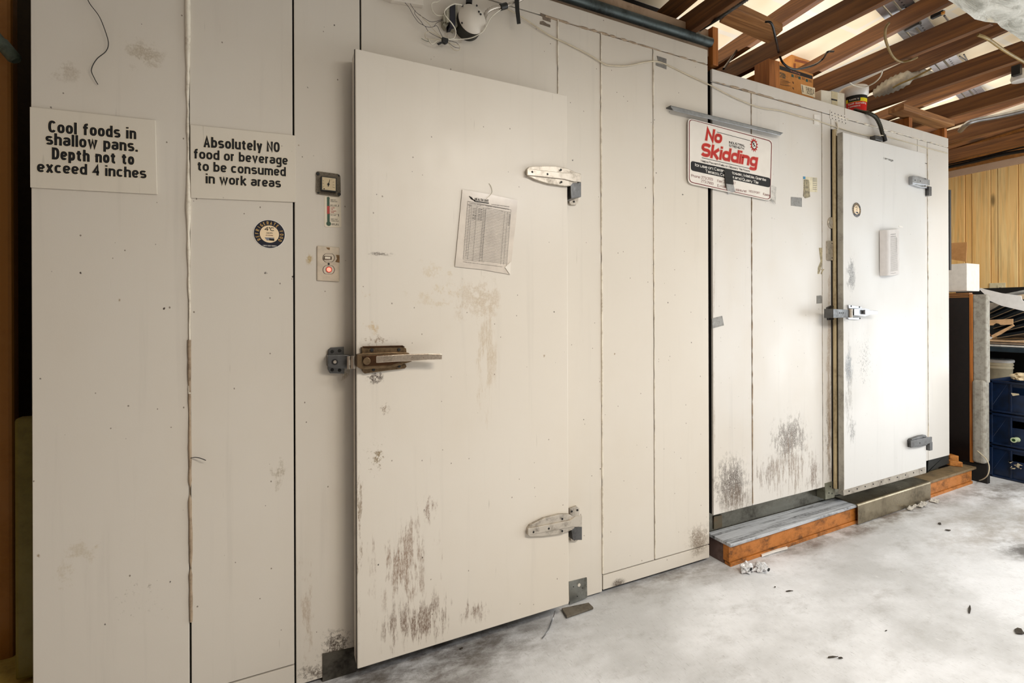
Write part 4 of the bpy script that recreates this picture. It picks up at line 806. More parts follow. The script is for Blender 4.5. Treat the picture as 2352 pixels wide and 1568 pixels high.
# round stickers
def disc(m, c, r_, y, mi, n=48, sx=1):
    c = Vector(c); m.add([(c.x + math.cos(2 * math.pi * k / n) * r_ * sx, y, c.z + math.sin(2 * math.pi * k / n) * r_) for k in range(n)], [tuple(range(n))], mi)
def round_sticker(label, u, v, hh_, y0, sx=1, far=False):
    c = P(u, v, y0); r_ = abs(P(u, v - hh_, y0).z - c.z); t = thing('round_sticker', label, 'sticker', c)
    m = MB(); m.tube([(c.x, y0 + .0, c.z), (c.x, y0 - .0012, c.z)], r_, 48); m.build('rim', white_print, t)
    m = MB(); disc(m, c, r_ * .965, y0 - .0015, 0); disc(m, c, r_ * .60, y0 - .0018, 1)
    txt = 'REFRIGERATE FOOD'; a0, a1 = R(212), R(-32)
    for i, ch in enumerate(txt):
        if ch == ' ': continue
        g = a0 + (a1 - a0) * i / (len(txt) - 1); rr_ = r_ * .66; o = Vector((c.x + math.cos(g) * rr_, y0 - .002, c.z + math.sin(g) * rr_))
        m.text(ch, o, Vector((math.sin(g), 0, -math.cos(g))), Vector((math.cos(g), 0, math.sin(g))), None, r_ * .22, .01, 2)
    yy = y0 - .0022
    for s_, dz, w_, cp, mi in (('4°C', .22, .62, .25, 3), ('(40°F)', .02, .38, .09, 3), ('or colder', -.12, .46, .07, 4)):
        m.text(s_, (c.x, yy, c.z + r_ * dz), X, Z, r_ * w_, r_ * cp, .03, mi)
    m.text('1-800-660-5853', (c.x, yy, c.z - r_ * .86), X, Z, r_ * .85, r_ * .085, .02, 5)
    # small wave emblem
    for k in range(3):
        w0 = r_ * (.30 - .05 * k); m.add([(c.x - w0, yy, c.z - r_ * (.26 + .07 * k)), (c.x + w0, yy, c.z - r_ * (.24 + .06 * k)), (c.x + w0, yy, c.z - r_ * (.28 + .06 * k)), (c.x - w0 * .9, yy, c.z - r_ * (.31 + .07 * k))], [(0, 1, 2, 3)], 6)
    m.add([(c.x - .02 * r_, yy - .0002, c.z - r_ * .30), (c.x + .3 * r_, yy - .0002, c.z - r_ * .32), (c.x + .3 * r_, yy - .0002, c.z - r_ * .46), (c.x - .02 * r_, yy - .0002, c.z - r_ * .44)], [(0, 1, 2, 3)], 3)
    m.build('print', [plain('navy_ink', (16, 18, 38), .4, 0, 0), plain('peach_print', (240, 216, 180), .4, 0, 0), ink_gold, ink, plain('rust_ink', (120, 60, 30), .5, 0, 0), white_print, plain('steel_blue_ink', (70, 96, 130), .5, 0, 0)], t)
round_sticker('round dark blue REFRIGERATE FOOD sticker on the beige panel under the beverage sign', 619, 537.5, 33, 0)
round_sticker('round REFRIGERATE FOOD sticker high on the door of the white cooler', 1967, 482, 17.5, -.065)
# dial thermometer
t = thing('dial_thermometer', 'square dial thermometer in a hammered metal plate beside the wide door', 'thermometer', P(753, 423, 0))
m = MB(); m.slab([(727, 394), (731, 393), (776, 399), (782, 404), (783, 446), (779, 451), (730, 445), (726, 440)], -.006, .006)
for u, v, q in ((730, 399, .0055), (778, 403, .003), (731, 443, .003), (779, 446, .0055)): m.cyl(P(u, v, -.006), -Y, q, .002, 12, 1)
m.build('plate', [grime('hammered_plate', (188, 178, 160), (110, 98, 80), .3, .7, .7, 120, (1, 1, 1), 1.0), screw], t, .002)
MB().slab([(737, 404), (773, 408), (773, 441), (737, 437)], -.022, .018).build('bezel', black, t, .001)
m = MB(); yy = -.0225; m.slab([(740, 406), (771, 410), (771, 438), (740, 435)], yy, .001)
for (a_, b_) in (((741, 414), (744, 416)), ((741, 421), (744, 421)), ((741, 430), (744, 428)), ((768, 418), (764, 419)), ((768, 425), (764, 425)), ((769, 432), (764, 429)), ((755, 408), (755, 411)), ((748, 409), (749, 412)), ((763, 411), (761, 414))):
    m.obox(P(a_[0], a_[1], yy - .0006), P(b_[0], b_[1], yy - .0006) - P(a_[0], a_[1], yy - .0006), (0, .0003, 0), (0, 0, .0008), 1)
m.slab([(743, 432), (746, 432.5), (746, 434.8), (743, 434.3)], yy - .0005, .0003, 1); m.tpx('JOHNSON', (749, 432), (762, 433.5), 1.6, yy - .0005, 0, 2) if False else None
m.build('dial_face', [plain('dial_cream', (198, 180, 146), .3, 0, 0), ink, ink_grey], t)
m = MB(); a, b = P(754, 428, -.024), P(757.5, 412, -.024); sdv = Vector((.0014, 0, .0003)); m.prism([a - sdv, a + sdv, b + sdv * .4, b - sdv * .4], (0, .0006, 0)); m.cyl(P(754.5, 423, -.0235), -Y, .0035, .0012, 14); m.build('needle', ink, t)
# thermometer sticker
t = thing('temperature_sticker', 'small white sticker with a green and red thermometer under the dial', 'sticker', P(764, 488, 0))
MB().slab([(745, 451), (747, 450), (781, 453), (783, 455), (784, 520), (781, 522), (748, 521), (745, 518)], -.001, .001).build('backing', plain('sticker_white', (224, 214, 194), .4, 0, 0), t)
m = MB(); yy = -.0014
m.slab([(751, 455), (757, 455), (757, 473), (751, 473)], yy, .0003); m.slab([(751, 473), (757.5, 473), (757.5, 491), (751, 491)], yy, .0003, 1); m.slab([(751.5, 491), (757.5, 491), (757.5, 514), (751.5, 514)], yy, .0003)
c = P(755, 513.5, yy); disc(m, c, .0075, yy - .0001, 0, 20)
c = P(754, 455, yy); disc(m, c, .0046, yy - .0001, 0, 16)
for s_, u0, u1, v, cp, mi in (('KEEP HOT', 759.5, 772, 460, 2.2, 2), ('FOODS HOT', 759.5, 775, 463.6, 2.2, 2), ('60°C / 140°F', 759, 774, 472, 2.2, 2), ('AVOID', 759.5, 769, 478, 2.4, 1), ('THE', 759.5, 765, 481.6, 2.4, 1), ('DANGER', 759.5, 772, 485.5, 2.4, 1), ('ZONE', 759.5, 767, 489, 2.4, 1), ('4°C / 40°F', 759.5, 772, 495, 2, 2), ('KEEP COLD', 760, 775, 504, 2.2, 2), ('FOODS COLD', 760, 778, 508, 2.2, 2), ('KFL&A', 762, 778, 517, 4.2, 2)):
    m.tpx(s_, (u0, v), (u1, v + (u1 - u0) * .05), cp, yy, .02, mi)
for (u0, v0, u1, v1) in ((757, 473, 778, 474.3), (777, 470, 778, 474.5), (757, 491, 778, 492.3), (777, 491.5, 778, 497)): m.slab([(u0, v0), (u1, v0 + (.9 if u1 - u0 > 3 else 0)), (u1, v1), (u0, v1 - .9 if u1 - u0 > 3 else v1)], yy, .0003, 2)
m.build('print', [plain('green_ink', (40, 76, 56), .4, 0, 0), plain('sticker_red', (176, 52, 44), .4, 0, 0), ink], t)
# switch plate with pilot lamp
t = thing('light_switch', 'stained switch plate with a toggle and glowing red pilot light beside the wide door', 'switch', P(754, 606, 0))
MB().slab([(728, 564), (780, 568), (780, 647), (728, 644)], -.006, .006).build('cover_plate', plain('plate_beige', (212, 198, 178), .35, 0, .05), t, .003)
def oval(m, u, v, ru, rv, y, th, mi=0):
    m.slab([(u + ru * math.cos(k * math.pi / 12), v + max(-.82, min(.82, math.sin(k * math.pi / 12))) * rv) for k in range(24)], y, th, mi)
m = MB(); oval(m, 755, 592, 14, 12, -.0064, .0006); oval(m, 755, 619.5, 14, 12, -.0064, .0006); m.build('opening_outline', plain('plate_shadow_line', (58, 46, 36), .7, 0, 0), t)
m = MB(); oval(m, 755, 592, 12.6, 11.2, -.0072, .001); oval(m, 755, 619.5, 12.6, 11.2, -.0072, .001); m.build('device_face', plain('device_cream', (214, 202, 184), .3, 0, .03), t)
MB().slab([(744, 587.5), (762, 589), (762, 596), (744, 595)], -.009, .003).build('toggle_frame', plain('toggle_shadow', (90, 74, 58), .6, 0, .05), t)
MB().slab([(746, 589), (759, 590), (759, 594.5), (746, 594)], -.017, .01).build('toggle', plain('toggle_cream', (236, 226, 208), .3, 0, .03), t, .001)
m = MB(); m.cyl(P(755, 606, -.006), -Y, .0035, .001, 12); m.build('screw', screw, t)
m = MB(); m.cyl(P(755.5, 619, -.007), -Y, .0095, .003, 20); m.build('lamp_bezel', plain('bezel_red', (190, 60, 50), .3, 0, .05), t)
m = MB(); c = P(755.5, 619, -.010); m.lathe((0, 0, 0), [(.0072, 0), (.0066, .0022), (.004, .0042), (.0012, .005)], 18); m.v = [Vector((c.x + q.x, c.y - q.z, c.z + q.y)) for q in m.v]; m.build('pilot_lamp', plain('pilot_glow', (255, 110, 90), .3, 0, 0, 30, 2.2), t)
m = MB(); m.slab([(749, 568), (758, 568.5), (757, 574), (752, 572)], -.0068, .0006); m.build('glue_residue', plain('glue_brown', (132, 96, 48), .5, 0, .25, 80), t); m = MB(); m.slab([(772, 585), (780, 586), (780, 603), (770, 601), (774, 594)], -.0068, .0006); m.build('glue_residue', plain('glue_brown', (132, 96, 48), .5, 0, .25, 80), t)
# log sheet in a plastic sleeve on the wide door
yd = -.09
t = thing('log_sheet', 'temperature log sheet in a clear sleeve hung by string on the wide door', 'paper', P(1117, 532, yd))
sheet = [(1062, 435), (1125, 446), (1189, 460), (1186, 500), (1179, 560), (1172, 630), (1110, 619), (1045, 612), (1053, 530)]
MB().slab(sheet, yd - .004, .001).build('sleeve', plain('sleeve_plastic', (222, 212, 200), .16, 0, .05, 12), t)
m = MB(); y_ = yd - .0055
def L(m, a, b, wpx, mi, y): # line between photograph points on the real plane y
    a_, b_ = P(*a, y), P(*b, y); d = (b_ - a_).normalized(); n_ = Vector((-d.z, 0, d.x)) * (wpx * .00075); m.add([a_ - n_, b_ - n_, b_ + n_, a_ + n_], [(0, 1, 2, 3)], mi)
def W(s_, t_): # sheet space: s across, t down
    a = (1074.5 + (1174 - 1074.5) * s_, 462 + 19.5 * s_); b = (1064 + (1164 - 1064) * s_, 595 + 13.5 * s_); return (a[0] + (b[0] - a[0]) * t_, a[1] + (b[1] - a[1]) * t_)
for k in range(36): L(m, W(0, .05 + k * .0265), W(1, .05 + k * .0265), .55, 0, y_)
for s_ in (0, .10, .22, .37, .43, .86, .93, 1): L(m, W(s_, 0 if s_ in (0, 1) else .05), W(s_, 1), .5, 0, y_)
L(m, W(0, 0), W(1, 0), .7, 0, y_)
for k in range(33):
    for s_ in (.05, .385, .415): q = W(s_, .075 + k * .0265); L(m, q, (q[0] + 1.1, q[1] + .2), 1.6, 1, y_ - .0002)
rnd = random.Random(2)
for k in range(8):
    for s0, s1 in ((.13, .21), (.25, .35)): a = W(s0, .10 + k * .0265); b = W(s1, .095 + k * .0265 + rnd.uniform(-.005, .01)); L(m, a, ((a[0] + b[0]) / 2, (a[1] + b[1]) / 2 + rnd.uniform(-1, 1)), .8, 1, y_); L(m, ((a[0] + b[0]) / 2 + 1, (a[1] + b[1]) / 2), b, .9, 1, y_)
    q = W(.965, .10 + k * .0265); L(m, q, (q[0] + 2.5, q[1] - 1), 1, 1, y_)
m.tpx('HEALTH UNIT', (1091, 459.5), (1123, 464), 5.5, y_, .02, 2); L(m, (1090, 461.8), (1123, 466.6), 2.2, 2, y_)
for k in range(4): L(m, (1078 + k * 1.6, 450 + k), (1082 + k * 1.8, 456 + k), 1.4, 2, y_); L(m, (1082 + k * 1.8, 456 + k), (1092, 460.5 + k * .6), 1.6, 2, y_)
m.tpx('Community Health Protection Department', (1129, 470), (1170, 475.5), 2, y_, .02, 1)
m.tpx('Food Safety Management - Refrigeration Temperature Monitoring Chart', (1079, 467.5), (1170, 481.5), 2.4, y_, .02, 1)
m.tpx('Fridge', (1075, 471), (1083, 472.5), 2.2, y_, .01, 1); m.tpx('Month', (1118, 478.5), (1125, 479.7), 2.2, y_, .01, 1); m.tpx('Year', (1151, 485), (1156, 486), 2, y_, .01, 1)
m.tpx('Product to be maintained at 4°C / 40°F or colder', (1065, 597), (1113, 602), 2, y_, .0, 1); m.tpx('For more information contact us with your questions and restaurant recommendations on request', (1065, 602), (1155, 613.5), 2, y_, .0, 1)
m.build('print', [ink_grey, plain('soft_ink', (70, 64, 62), .6, 0, 0), ink], t)
cb = MB(); cb.tube(spline([P(1124, 421, yd - .002), P(1129, 430, yd - .003), P(1131, 440, yd - .004), P(1128, 446, yd - .006), P(1118, 456, yd - .006)], 6), .0011, 6); cb.build('hanging_string', wire_white, t)
m = MB(); m.slab([(1160, 614), (1174, 600), (1172, 631)], yd - .0065, .001); m.build('sleeve_corner', plain('corner_plastic', (232, 226, 216), .12, 0, 0), t)
# curled paper on the far door
yb = -.065
t = thing('curled_paper', 'curled printed chart taped to the door of the white cooler', 'paper', P(2050, 580, yb))
prf = [(2028, -.055), (2036, -.058), (2046, -.040), (2056, -.026), (2069, -.020)]
vs = []
xw = [P(2031, 580, yb - .05).x, P(2036, 580, yb - .034).x, P(2046, 580, yb - .028).x, P(2056, 580, yb - .016).x, P(2067, 580, yb - .01).x]; yw = [yb - .004, yb - .034, yb - .028, yb - .016, yb - .006]
xw[0] = xw[1] - .012
zt0 = [P(2036, 526, yb - .05).z] * 2 + [P(2046, 526, yb - .04).z, P(2056, 526, yb - .02).z, P(2067, 526, yb - .008).z]; zb0 = [P(2036, 632, yb - .05).z] * 2 + [P(2046, 632, yb - .04).z, P(2056, 631, yb - .02).z, P(2070, 629, yb - .008).z]
for i in range(5): vs += [(xw[i], yw[i], zb0[i]), (xw[i], yw[i], zt0[i])]
MB().add(vs, [(2 * i, 2 * i + 2, 2 * i + 3, 2 * i + 1) for i in range(4)], 0, True).add([(a, b + .0006, c) for a, b, c in vs], [(2 * i + 1, 2 * i + 3, 2 * i + 2, 2 * i) for i in range(4)], 0, True).build('sheet', plain('chart_paper', (214, 210, 208), .6, 0, .02), t)
m = MB()
def S(s_, t_):
    s_ = 1 + s_ * 3; i = min(3, int(s_)); f = s_ - i; a = Vector(vs[2 * i]).lerp(Vector(vs[2 * i + 2]), f); b = Vector(vs[2 * i + 1]).lerp(Vector(vs[2 * i + 3]), f); return b.lerp(a, t_) + Vector((0, -.0012, 0))
for k in range(36):
    tt = .19 + k * .0205
    for s0, s1 in ((.3, .5), (.5, .66), (.66, .85)): m.add([S(s0, tt), S(s1, tt), S(s1, tt + .004), S(s0, tt + .004)], [(0, 1, 2, 3)], 0)
for tt, w_ in ((.10, .006), (.145, .006), (.17, .003), (.955, .004)):
    for s0, s1 in ((.3, .5), (.5, .66), (.66, .72)): m.add([S(s0, tt), S(s1, tt), S(s1, tt + w_), S(s0, tt + w_)], [(0, 1, 2, 3)], 1)
m.add([S(.74, .17), S(.75, .17), S(.75, .5), S(.74, .5)], [(0, 1, 2, 3)], 0); m.build('print', [ink_grey, ink], t)
tag(MB().slab([(2064, 518), (2073, 519), (2074, 523), (2065, 521)], yb - .001, .001).build('tape_tab', white_plastic), 'tiny white tape tab just above the curled chart', 'tape')
# No Skidding sign
ys = -.012
t = thing('skid_sign', 'white metal No Skidding sign with red border taped across the joint between coolers', 'sign', P(1678, 365, ys))
def rr(cs, k=7, f=.5):
    out = []; n = len(cs)
    for i in range(n):
        p, q, r_ = Vector(cs[i - 1]), Vector(cs[i]), Vector(cs[(i + 1) % n]); a = q + (p - q).normalized() * k; b = q + (r_ - q).normalized() * k
        for j in range(5): tt = j / 4; out.append(tuple(a * (1 - tt) ** 2 + q * 2 * tt * (1 - tt) + b * tt * tt))
    return out
q1_ = [(1580, 270), (1776, 321), (1772, 462), (1580, 421)]
MB().slab(rr(q1_, 12), ys, .002).build('plate', plain('sign_white', (232, 226, 218), .25, 0, .03, 6), t)
def inset(q, d): c_ = Vector((sum(a for a, _ in q) / 4, sum(b for _, b in q) / 4)); return [(a + (d if a < c_.x else -d), b + (d if b < c_.y else -d)) for a, b in q]
m = MB(); o1 = rr(inset(q1_, 2.6), 10); o2 = rr(inset(q1_, 4.2), 9); n = len(o1); m.add([P(u, v, ys - .0005) for u, v in o1 + o2], [(i, (i + 1) % n, (i + 1) % n + n, i + n) for i in range(n)]); m.build('border', ink_maroon, t)
y1 = ys - .0008
m = MB(); m.tpx('No', (1620, 322), (1657, 330), 29, y1, .042, 1, italic=.2, halo=.07); m.tpx('Skidding', (1611.5, 358), (1740.5, 383.5), 30, y1, .042, 1, italic=.2, halo=.07)
m.build('title_halo', [white_print, plain('title_halo', (214, 130, 112), .4, 0, 0)], t)
m = MB(); m.tpx('No', (1620, 322), (1657, 330), 29, y1 - .0004, .042, 0, italic=.2); m.tpx('Skidding', (1611.5, 358), (1740.5, 383.5), 30, y1 - .0004, .042, 0, italic=.2); m.build('title_lettering', ink_red, t)
m = MB(); m.tpx('INDUSTRIAL', (1675, 329.5), (1712, 338), 5.4, y1, .03); m.tpx('STRENGTH', (1675, 337), (1709, 344), 5.4, y1, .03)
for a, b in (((1647, 303), (1723, 323)), ((1612, 362), (1722, 387))): L(m, a, b, 1.6, 0, y1)
m.tpx('Helps Prevent Falls on Slippery Tile Floors', (1612, 371.5), (1724, 395.5), 4.6, y1, .02)
m.slab(rr([(1587, 369), (1770, 409), (1769, 431), (1587, 391)], 6), y1, .0004)
m.tpx('for use on: Ceramic, Mosaic, Marble, Granite', (1600, 382), (1763, 417), 6.6, y1 - .0004, .022, 1); m.tpx('Terrazo, Cement and Quarry Tile', (1622, 396), (1744, 423), 6.6, y1 - .0004, .022, 1)
for s_, p0, p1, cp in (('Phone: 273-3133', (1588, 406), (1638, 415), 6), ('273-2900', (1610, 418), (1639, 425), 6), ('Fax: 273-2737', (1648, 418), (1690, 424), 6), ('E-mail:', (1648, 429), (1667, 432), 6), ('rideau.net', (1690, 438), (1715, 442), 6), ('WESTPORT', (1720, 441), (1746, 446), 5), ('Korenis', (1753, 448), (1769, 452), 6)): m.tpx(s_, p0, p1, cp, y1, .005, 2)
m.build('lettering', [ink, white_print, ink_maroon], t)
m = MB(); c = P(1732, 333, y1); r_ = abs(P(1732, 350, y1).z - c.z); xr = r_ * .82
m.add([(c.x + xr * (1 if k % 2 else .66) * math.cos(k * math.pi / 13), y1, c.z + r_ * (1 if k % 2 else .66) * math.sin(k * math.pi / 13)) for k in range(26)], [tuple(range(26))], 0)
disc(m, c, r_ * .55, y1 - .0003, 1, 28, .85); disc(m, c, r_ * .47, y1 - .0005, 2, 28, .85)
for (a, b, w_) in (((-.28, .25), (.05, .0), .07), ((.05, 0), (.28, -.2), .06), ((.05, 0), (-.12, -.3), .06), ((-.2, .2), (.1, .28), .05), ((-.3, -.05), (-.05, .12), .05)):
    a_ = Vector((c.x + a[0] * r_, y1 - .0008, c.z + a[1] * r_)); b_ = Vector((c.x + b[0] * r_, y1 - .0008, c.z + b[1] * r_)); d = (b_ - a_).normalized(); n_ = Vector((-d.z, 0, d.x)) * w_ * r_; m.add([a_ - n_, b_ - n_, b_ + n_, a_ + n_], [(0, 1, 2, 3)], 1)
disc(m, (c.x - .3 * r_, 0, c.z + .36 * r_), r_ * .09, y1 - .0009, 1, 12)
m.build('star_emblem', [ink_red, ink, white_print], t)
m = MB(); pts = [(1664, 386, ys - .003), (1680, 389, ys - .004), (1684, 411, ys - .008), (1685, 425, ys - .012), (1668, 423, ys - .012), (1665, 405, ys - .006)]
TS = thing('tape_strip', 'black and silver tape strip folded over the lower edge of the skid sign', 'tape', P(1675, 410, ys))
vs_ = [P(*q) for q in pts]; m.prism([vs_[0], vs_[1], vs_[2], vs_[5]], (0, .001, 0)); m.prism([vs_[5], vs_[2], vs_[3], vs_[4]], (0, .001, 0)); m.build('black_side', plain('tape_black', (24, 24, 22), .5, 0, .05), TS)
m = MB(); m.prism([P(1668, 422, -.026), P(1685, 424, -.026), P(1689, 440, -.018), P(1680, 442, -.012), P(1672, 446, -.006)], (0, .001, 0)); m.build('silver_side', duct, TS)
ct = plain('clear_tape', (206, 202, 196), .15, 0, .12, 60)
tag(MB().slab([(1770, 425), (1783, 429), (1782, 468), (1777, 461), (1770, 455)], ys - .002, .002).build('clear_tape', ct), 'wrinkled clear tape over the lower right corner of the skid sign', 'tape')
# aluminium bar above the skid sign
t = thing('aluminium_bar', 'slim grey aluminium bar mounted slantwise above the No Skidding sign', 'bar', P(1670, 277, -.02))
MB().slab([(1540, 242), (1799, 305), (1792, 311), (1548, 254)], -.03, .004).build('face', alu, t, .001)
MB().slab([(1540, 242), (1799, 305), (1798, 306), (1541, 244)], -.03, .03).build('top_flange', steel_dark, t)
# tape pieces
def tape(lb, q, y=0.0, mat=duct, th=.0012, name='tape_piece'):
    tag(MB().slab(q, y - th, th).build(name, mat), lb, 'tape')
dd = grime('brown_duct_tape', (132, 118, 104), (84, 72, 60), .5, .2, .7, 30)
tape('small brown tape patch on the top joint right of the wide door', [(1241, 29), (1265, 39), (1265, 51), (1247, 45), (1246, 38), (1243, 37)], mat=dd); tape('torn brown tape scrap just below the patch on the top joint', [(1241, 49), (1248, 48), (1256, 54), (1264, 57), (1264, 63), (1240, 55)], mat=dd)
tape('grey tape holding the white cable at its upper side', [(1509, 128), (1515, 130), (1531, 135), (1531, 145), (1512, 140)], th=.002); tape('grey tape holding the white cable at its lower side', [(1507, 144), (1531, 150), (1531, 159), (1507, 150)], th=.002)
tape('square of wrinkled silver tape right of the skid sign', [(1817, 452), (1842, 454), (1842, 475), (1817, 472)])
tape('slanted grey tape piece at mid height near the dark joint', [(1636, 731), (1659, 725), (1663, 747), (1637, 754)]); tape('small dark grey tape square left of the far latch', [(1876, 679), (1886, 678), (1888, 681), (1888, 696), (1876, 697)], mat=plain('grey_tape', (128, 124, 116), .5, 0, .1, 60))
tape('white tape tab over the white cable, its upper half', [(1870, 263), (1883, 264), (1883, 275), (1870, 272)], mat=white_plastic, th=.004); tape('white tape tab over the white cable, its lower half', [(1870, 276), (1882, 280), (1882, 288), (1870, 285)], mat=white_plastic, th=.004)
tn = plain('old_tape', (178, 164, 128), .5, 0, .25, 60)
t = thing('old_tape_curl', 'curled yellowed tape strip left of the metal cover plate', 'tape', P(1884, 600, 0)); MB().slab([(1881, 569), (1889, 569), (1889, 600), (1887, 612), (1884, 622), (1882, 629), (1878, 629), (1879, 614), (1885, 600)], -.001, .001).build('strip', tn, t)
MB().slab([(1885, 618), (1894, 618), (1891, 621), (1887, 630), (1885, 628), (1888, 621)], -.001, .001).build('torn_end', tn, t)
# data label
t = thing('data_label', 'worn printed data label with a strip torn down over it', 'label', P(1861, 423, 0))
MB().slab([(1845, 405), (1877, 408), (1877, 441), (1846, 440)], -.001, .001).build('paper_face', plain('label_paper', (226, 216, 186), .5, 0, .08), t)
m = MB(); m.slab([(1845, 405), (1850, 405.5), (1850, 411), (1845, 411)], -.0015, .0004, 0)
for k in range(5): m.slab([(1867, 408 + k * 2), (1876, 409 + k * 2), (1876, 409.8 + k * 2), (1867, 408.8 + k * 2)], -.0015, .0004, 1)
for k in range(4): m.slab([(1867, 420 + k * 4.5), (1876, 421 + k * 4.5), (1876, 422 + k * 4.5), (1867, 421 + k * 4.5)], -.0015, .0004, 1)
for k in range(5): m.slab([(1846, 413 + k * 4), (1849, 413.3 + k * 4), (1849, 415 + k * 4), (1846, 414.6 + k * 4)], -.0015, .0004, 1)
m.build('print', [plain('label_blue', (50, 130, 170), .5, 0, 0), ink_grey], t)
MB().slab([(1849, 412), (1858, 413), (1861, 452), (1850, 455), (1846, 450)], -.003, .0015).build('torn_strip', plain('tape_brown', (168, 156, 124), .5, 0, .3, 70), t)
# round pull and cover plate by the far door
t = thing('round_disc', 'round metal knob plate on the white wall left of the far door', 'plate', P(1909, 512, 0)); c = P(1908, 512, 0)
m = MB(); r_ = .033; m.lathe((0, 0, 0), [(r_, 0), (r_, .006), (r_ * .82, .010), (r_ * .78, .007), (r_ * .6, .010), (.002, .012)], 28); m.v = [Vector((c.x + q.x, c.y - q.z, c.z + q.y)) for q in m.v]; m.build('face', grime('dull_nickel', (196, 188, 174), (90, 80, 66), .35, .6, .6, 30), t)
t = thing('cover_plate', 'small rectangular metal plate with two screws beside the far door', 'plate', P(1909, 575, 0)); m = MB(); m.slab(rr([(1901, 552), (1918, 554), (1918, 598), (1901, 597)], 3), -.010, .010)
for v in (559, 592): m.cyl(P(1911, v, -.010), -Y, .004, .001, 10, 1)
m.build('plate', [MC['dull_nickel'], screw], t, .002)
# fixture above the far door with its conduit
t = thing('door_heater_box', 'small grey box with a black cable clamp above the far door', 'fixture', P(2018, 315, 0)); MB().slab([(2010, 310), (2028, 314), (2028, 324), (2011, 320)], -.03, .03).build('box', steel_dark, t, .002)
MB().tube([P(2029, 310, -.03), P(2033, 324, -.03)], .012, 14).build('connector', black, t)
cable('armoured_cable', 'dark ribbed cable arching off the far cooler down to the grey box', [P(1962, 252, .06), P(1980, 257, .02), P(1996, 260, -.02), P(2012, 270, -.03), P(2021, 287, -.03), P(2026, 304, -.03), P(2029, 312, -.03)], .012, plain('dark_conduit', (70, 68, 58), .35, .6), 'cable', .8, .006)
# ---------------- wires at the top of the near cooler ----------------
t = thing('junction_box', 'round painted junction box on the cooler wall above the wide door', 'junction box', P(1083, 48, 0)); c = P(1083, 46, -.05)
e_r = .052
m = MB(); m.lathe((0, 0, 0), [(e_r, 0), (e_r, .055)], 36); m.v = [Vector((c.x + q.x, -q.z, c.z + q.y)) for q in m.v]; m.build('box_body', plain('rough_black', (42, 40, 32), .6, 0, .3, 60), t)
m = MB(); m.lathe((0, 0, 0), [(e_r + .001, .055), (e_r + .001, .058), (.001, .0585)], 36); m.v = [Vector((c.x + q.x, -q.z, c.z + q.y)) for q in m.v]; m.build('cover', skinA, t)
m = MB()
for u, v in ((1061, 53), (1104, 33), (1100, 27), (1095, 13), (1062, 13)): m.cyl(P(u, v, -.0585), -Y, .0035, .0015, 12)
m.build('screw', screw, t)
MB().tube([P(1077, 9, -.03), P(1079, -20, -.03)], .012, 12).build('connector', black, t)
t = thing('transformer', 'small layered transformer block to the left of the round junction box', 'transformer', P(1035, 45, 0))
m = MB(); m.slab([(1034, 15), (1046, 10), (1046, 60), (1034, 62)], -.040, .040, 0); m.build('winding', plain('navy_winding', (28, 28, 44), .5, 0, .2), t)
m = MB(); m.slab([(1025, 20), (1035, 16), (1036, 50), (1026, 52)], -.034, .034); m.slab([(1046, 12), (1051, 12), (1051, 60), (1046, 60)], -.034, .034); m.build('core_plate', grime('core_plate', (176, 172, 156), (90, 86, 72), .4, .6, .6, 30), t)
m = MB(); m.slab([(1017, 55), (1026, 47), (1033, 52), (1024, 64)], -.022, .022); m.slab([(1033, 64), (1046, 48), (1052, 52), (1044, 70)], -.022, .022); m.slab([(1018, 35), (1026, 22), (1027, 50), (1019, 50)], -.028, .028); m.build('mounting_foot', MC['core_plate'], t)
cable('armoured_cable', 'ribbed metal armoured cable curving from the junction box to the upper right', [P(1112, 52, -.03), P(1113, 40, -.03), P(1120, 26, -.03), P(1136, 18, -.03), P(1158, 14, -.03), P(1180, 7, -.03), P(1204, -6, -.03)], .0085, steel, 'cable', .7, .005)
t = thing('tape_band', 'black tape band hanging from the armoured cable', 'tape', P(1188, 20, -.04)); MB().slab([(1182, -4), (1192, -4), (1193, 22), (1196, 54), (1188, 55), (1184, 24)], -.043, .002).build('strip', plain('tape_black', (24, 24, 22), .5), t); 
t = thing('tape_band', 'black tape wrapped around the armoured cable near the joint', 'tape', P(1158, 14, -.03)); MB().tube([P(1149, 17, -.03), P(1163, 13, -.03)], .012, 12).build('strip', plain('tape_black', (24, 24, 22), .5), t)
y_ = -.02
def wire(lb, pts, r, mat, y=y_): return cable('wire', lb, [P(q[0], q[1], q[2] if len(q) > 2 else y) for q in pts], r, mat, 'wire', n=6)
wire('white cable looping over the transformer and down to the tape bundle', [(1062, 12, -.06), (1045, 9, -.06), (1034, 13, -.055), (1022, 24, -.055), (1023, 36, -.055), (1038, 54, -.055), (1046, 68, -.04), (1046, 80, -.03), (1041, 88, -.02), (1030, 91)], .0021, wire_white)
wire('white cable entering from the top edge and ending behind the transformer', [(1016, -6), (1006, 4), (994, 6), (991, 14), (994, 26), (1004, 35), (1018, 36)], .0021, wire_white)
wire('white cable running from the tape bundle under the round box', [(1010, 94), (1018, 90), (1060, 90), (1085, 86, -.04), (1108, 73, -.06), (1117, 60, -.06), (1128, 40, -.04), (1150, 22, -.03), (1160, 18, -.03)], .0021, wire_white)
wire('white wire loop left of the tape bundle', [(1016, 91), (1004, 94), (996, 100), (990, 100), (984, 92)], .002, wire_white)
tw = plain('thin_wire', (58, 50, 56), .5, 0, .1)
wire('thin dark wire twisting down from the top left bracket', [(930, 6), (940, 18), (950, 36), (962, 52), (976, 60), (984, 72), (1000, 82), (1018, 90)], .0008, tw)
wire('thin dark wire from the bracket joining the transformer', [(942, 8), (954, 26), (972, 40), (990, 50), (1005, 48), (1016, 44), (1020, 38)], .0008, tw)
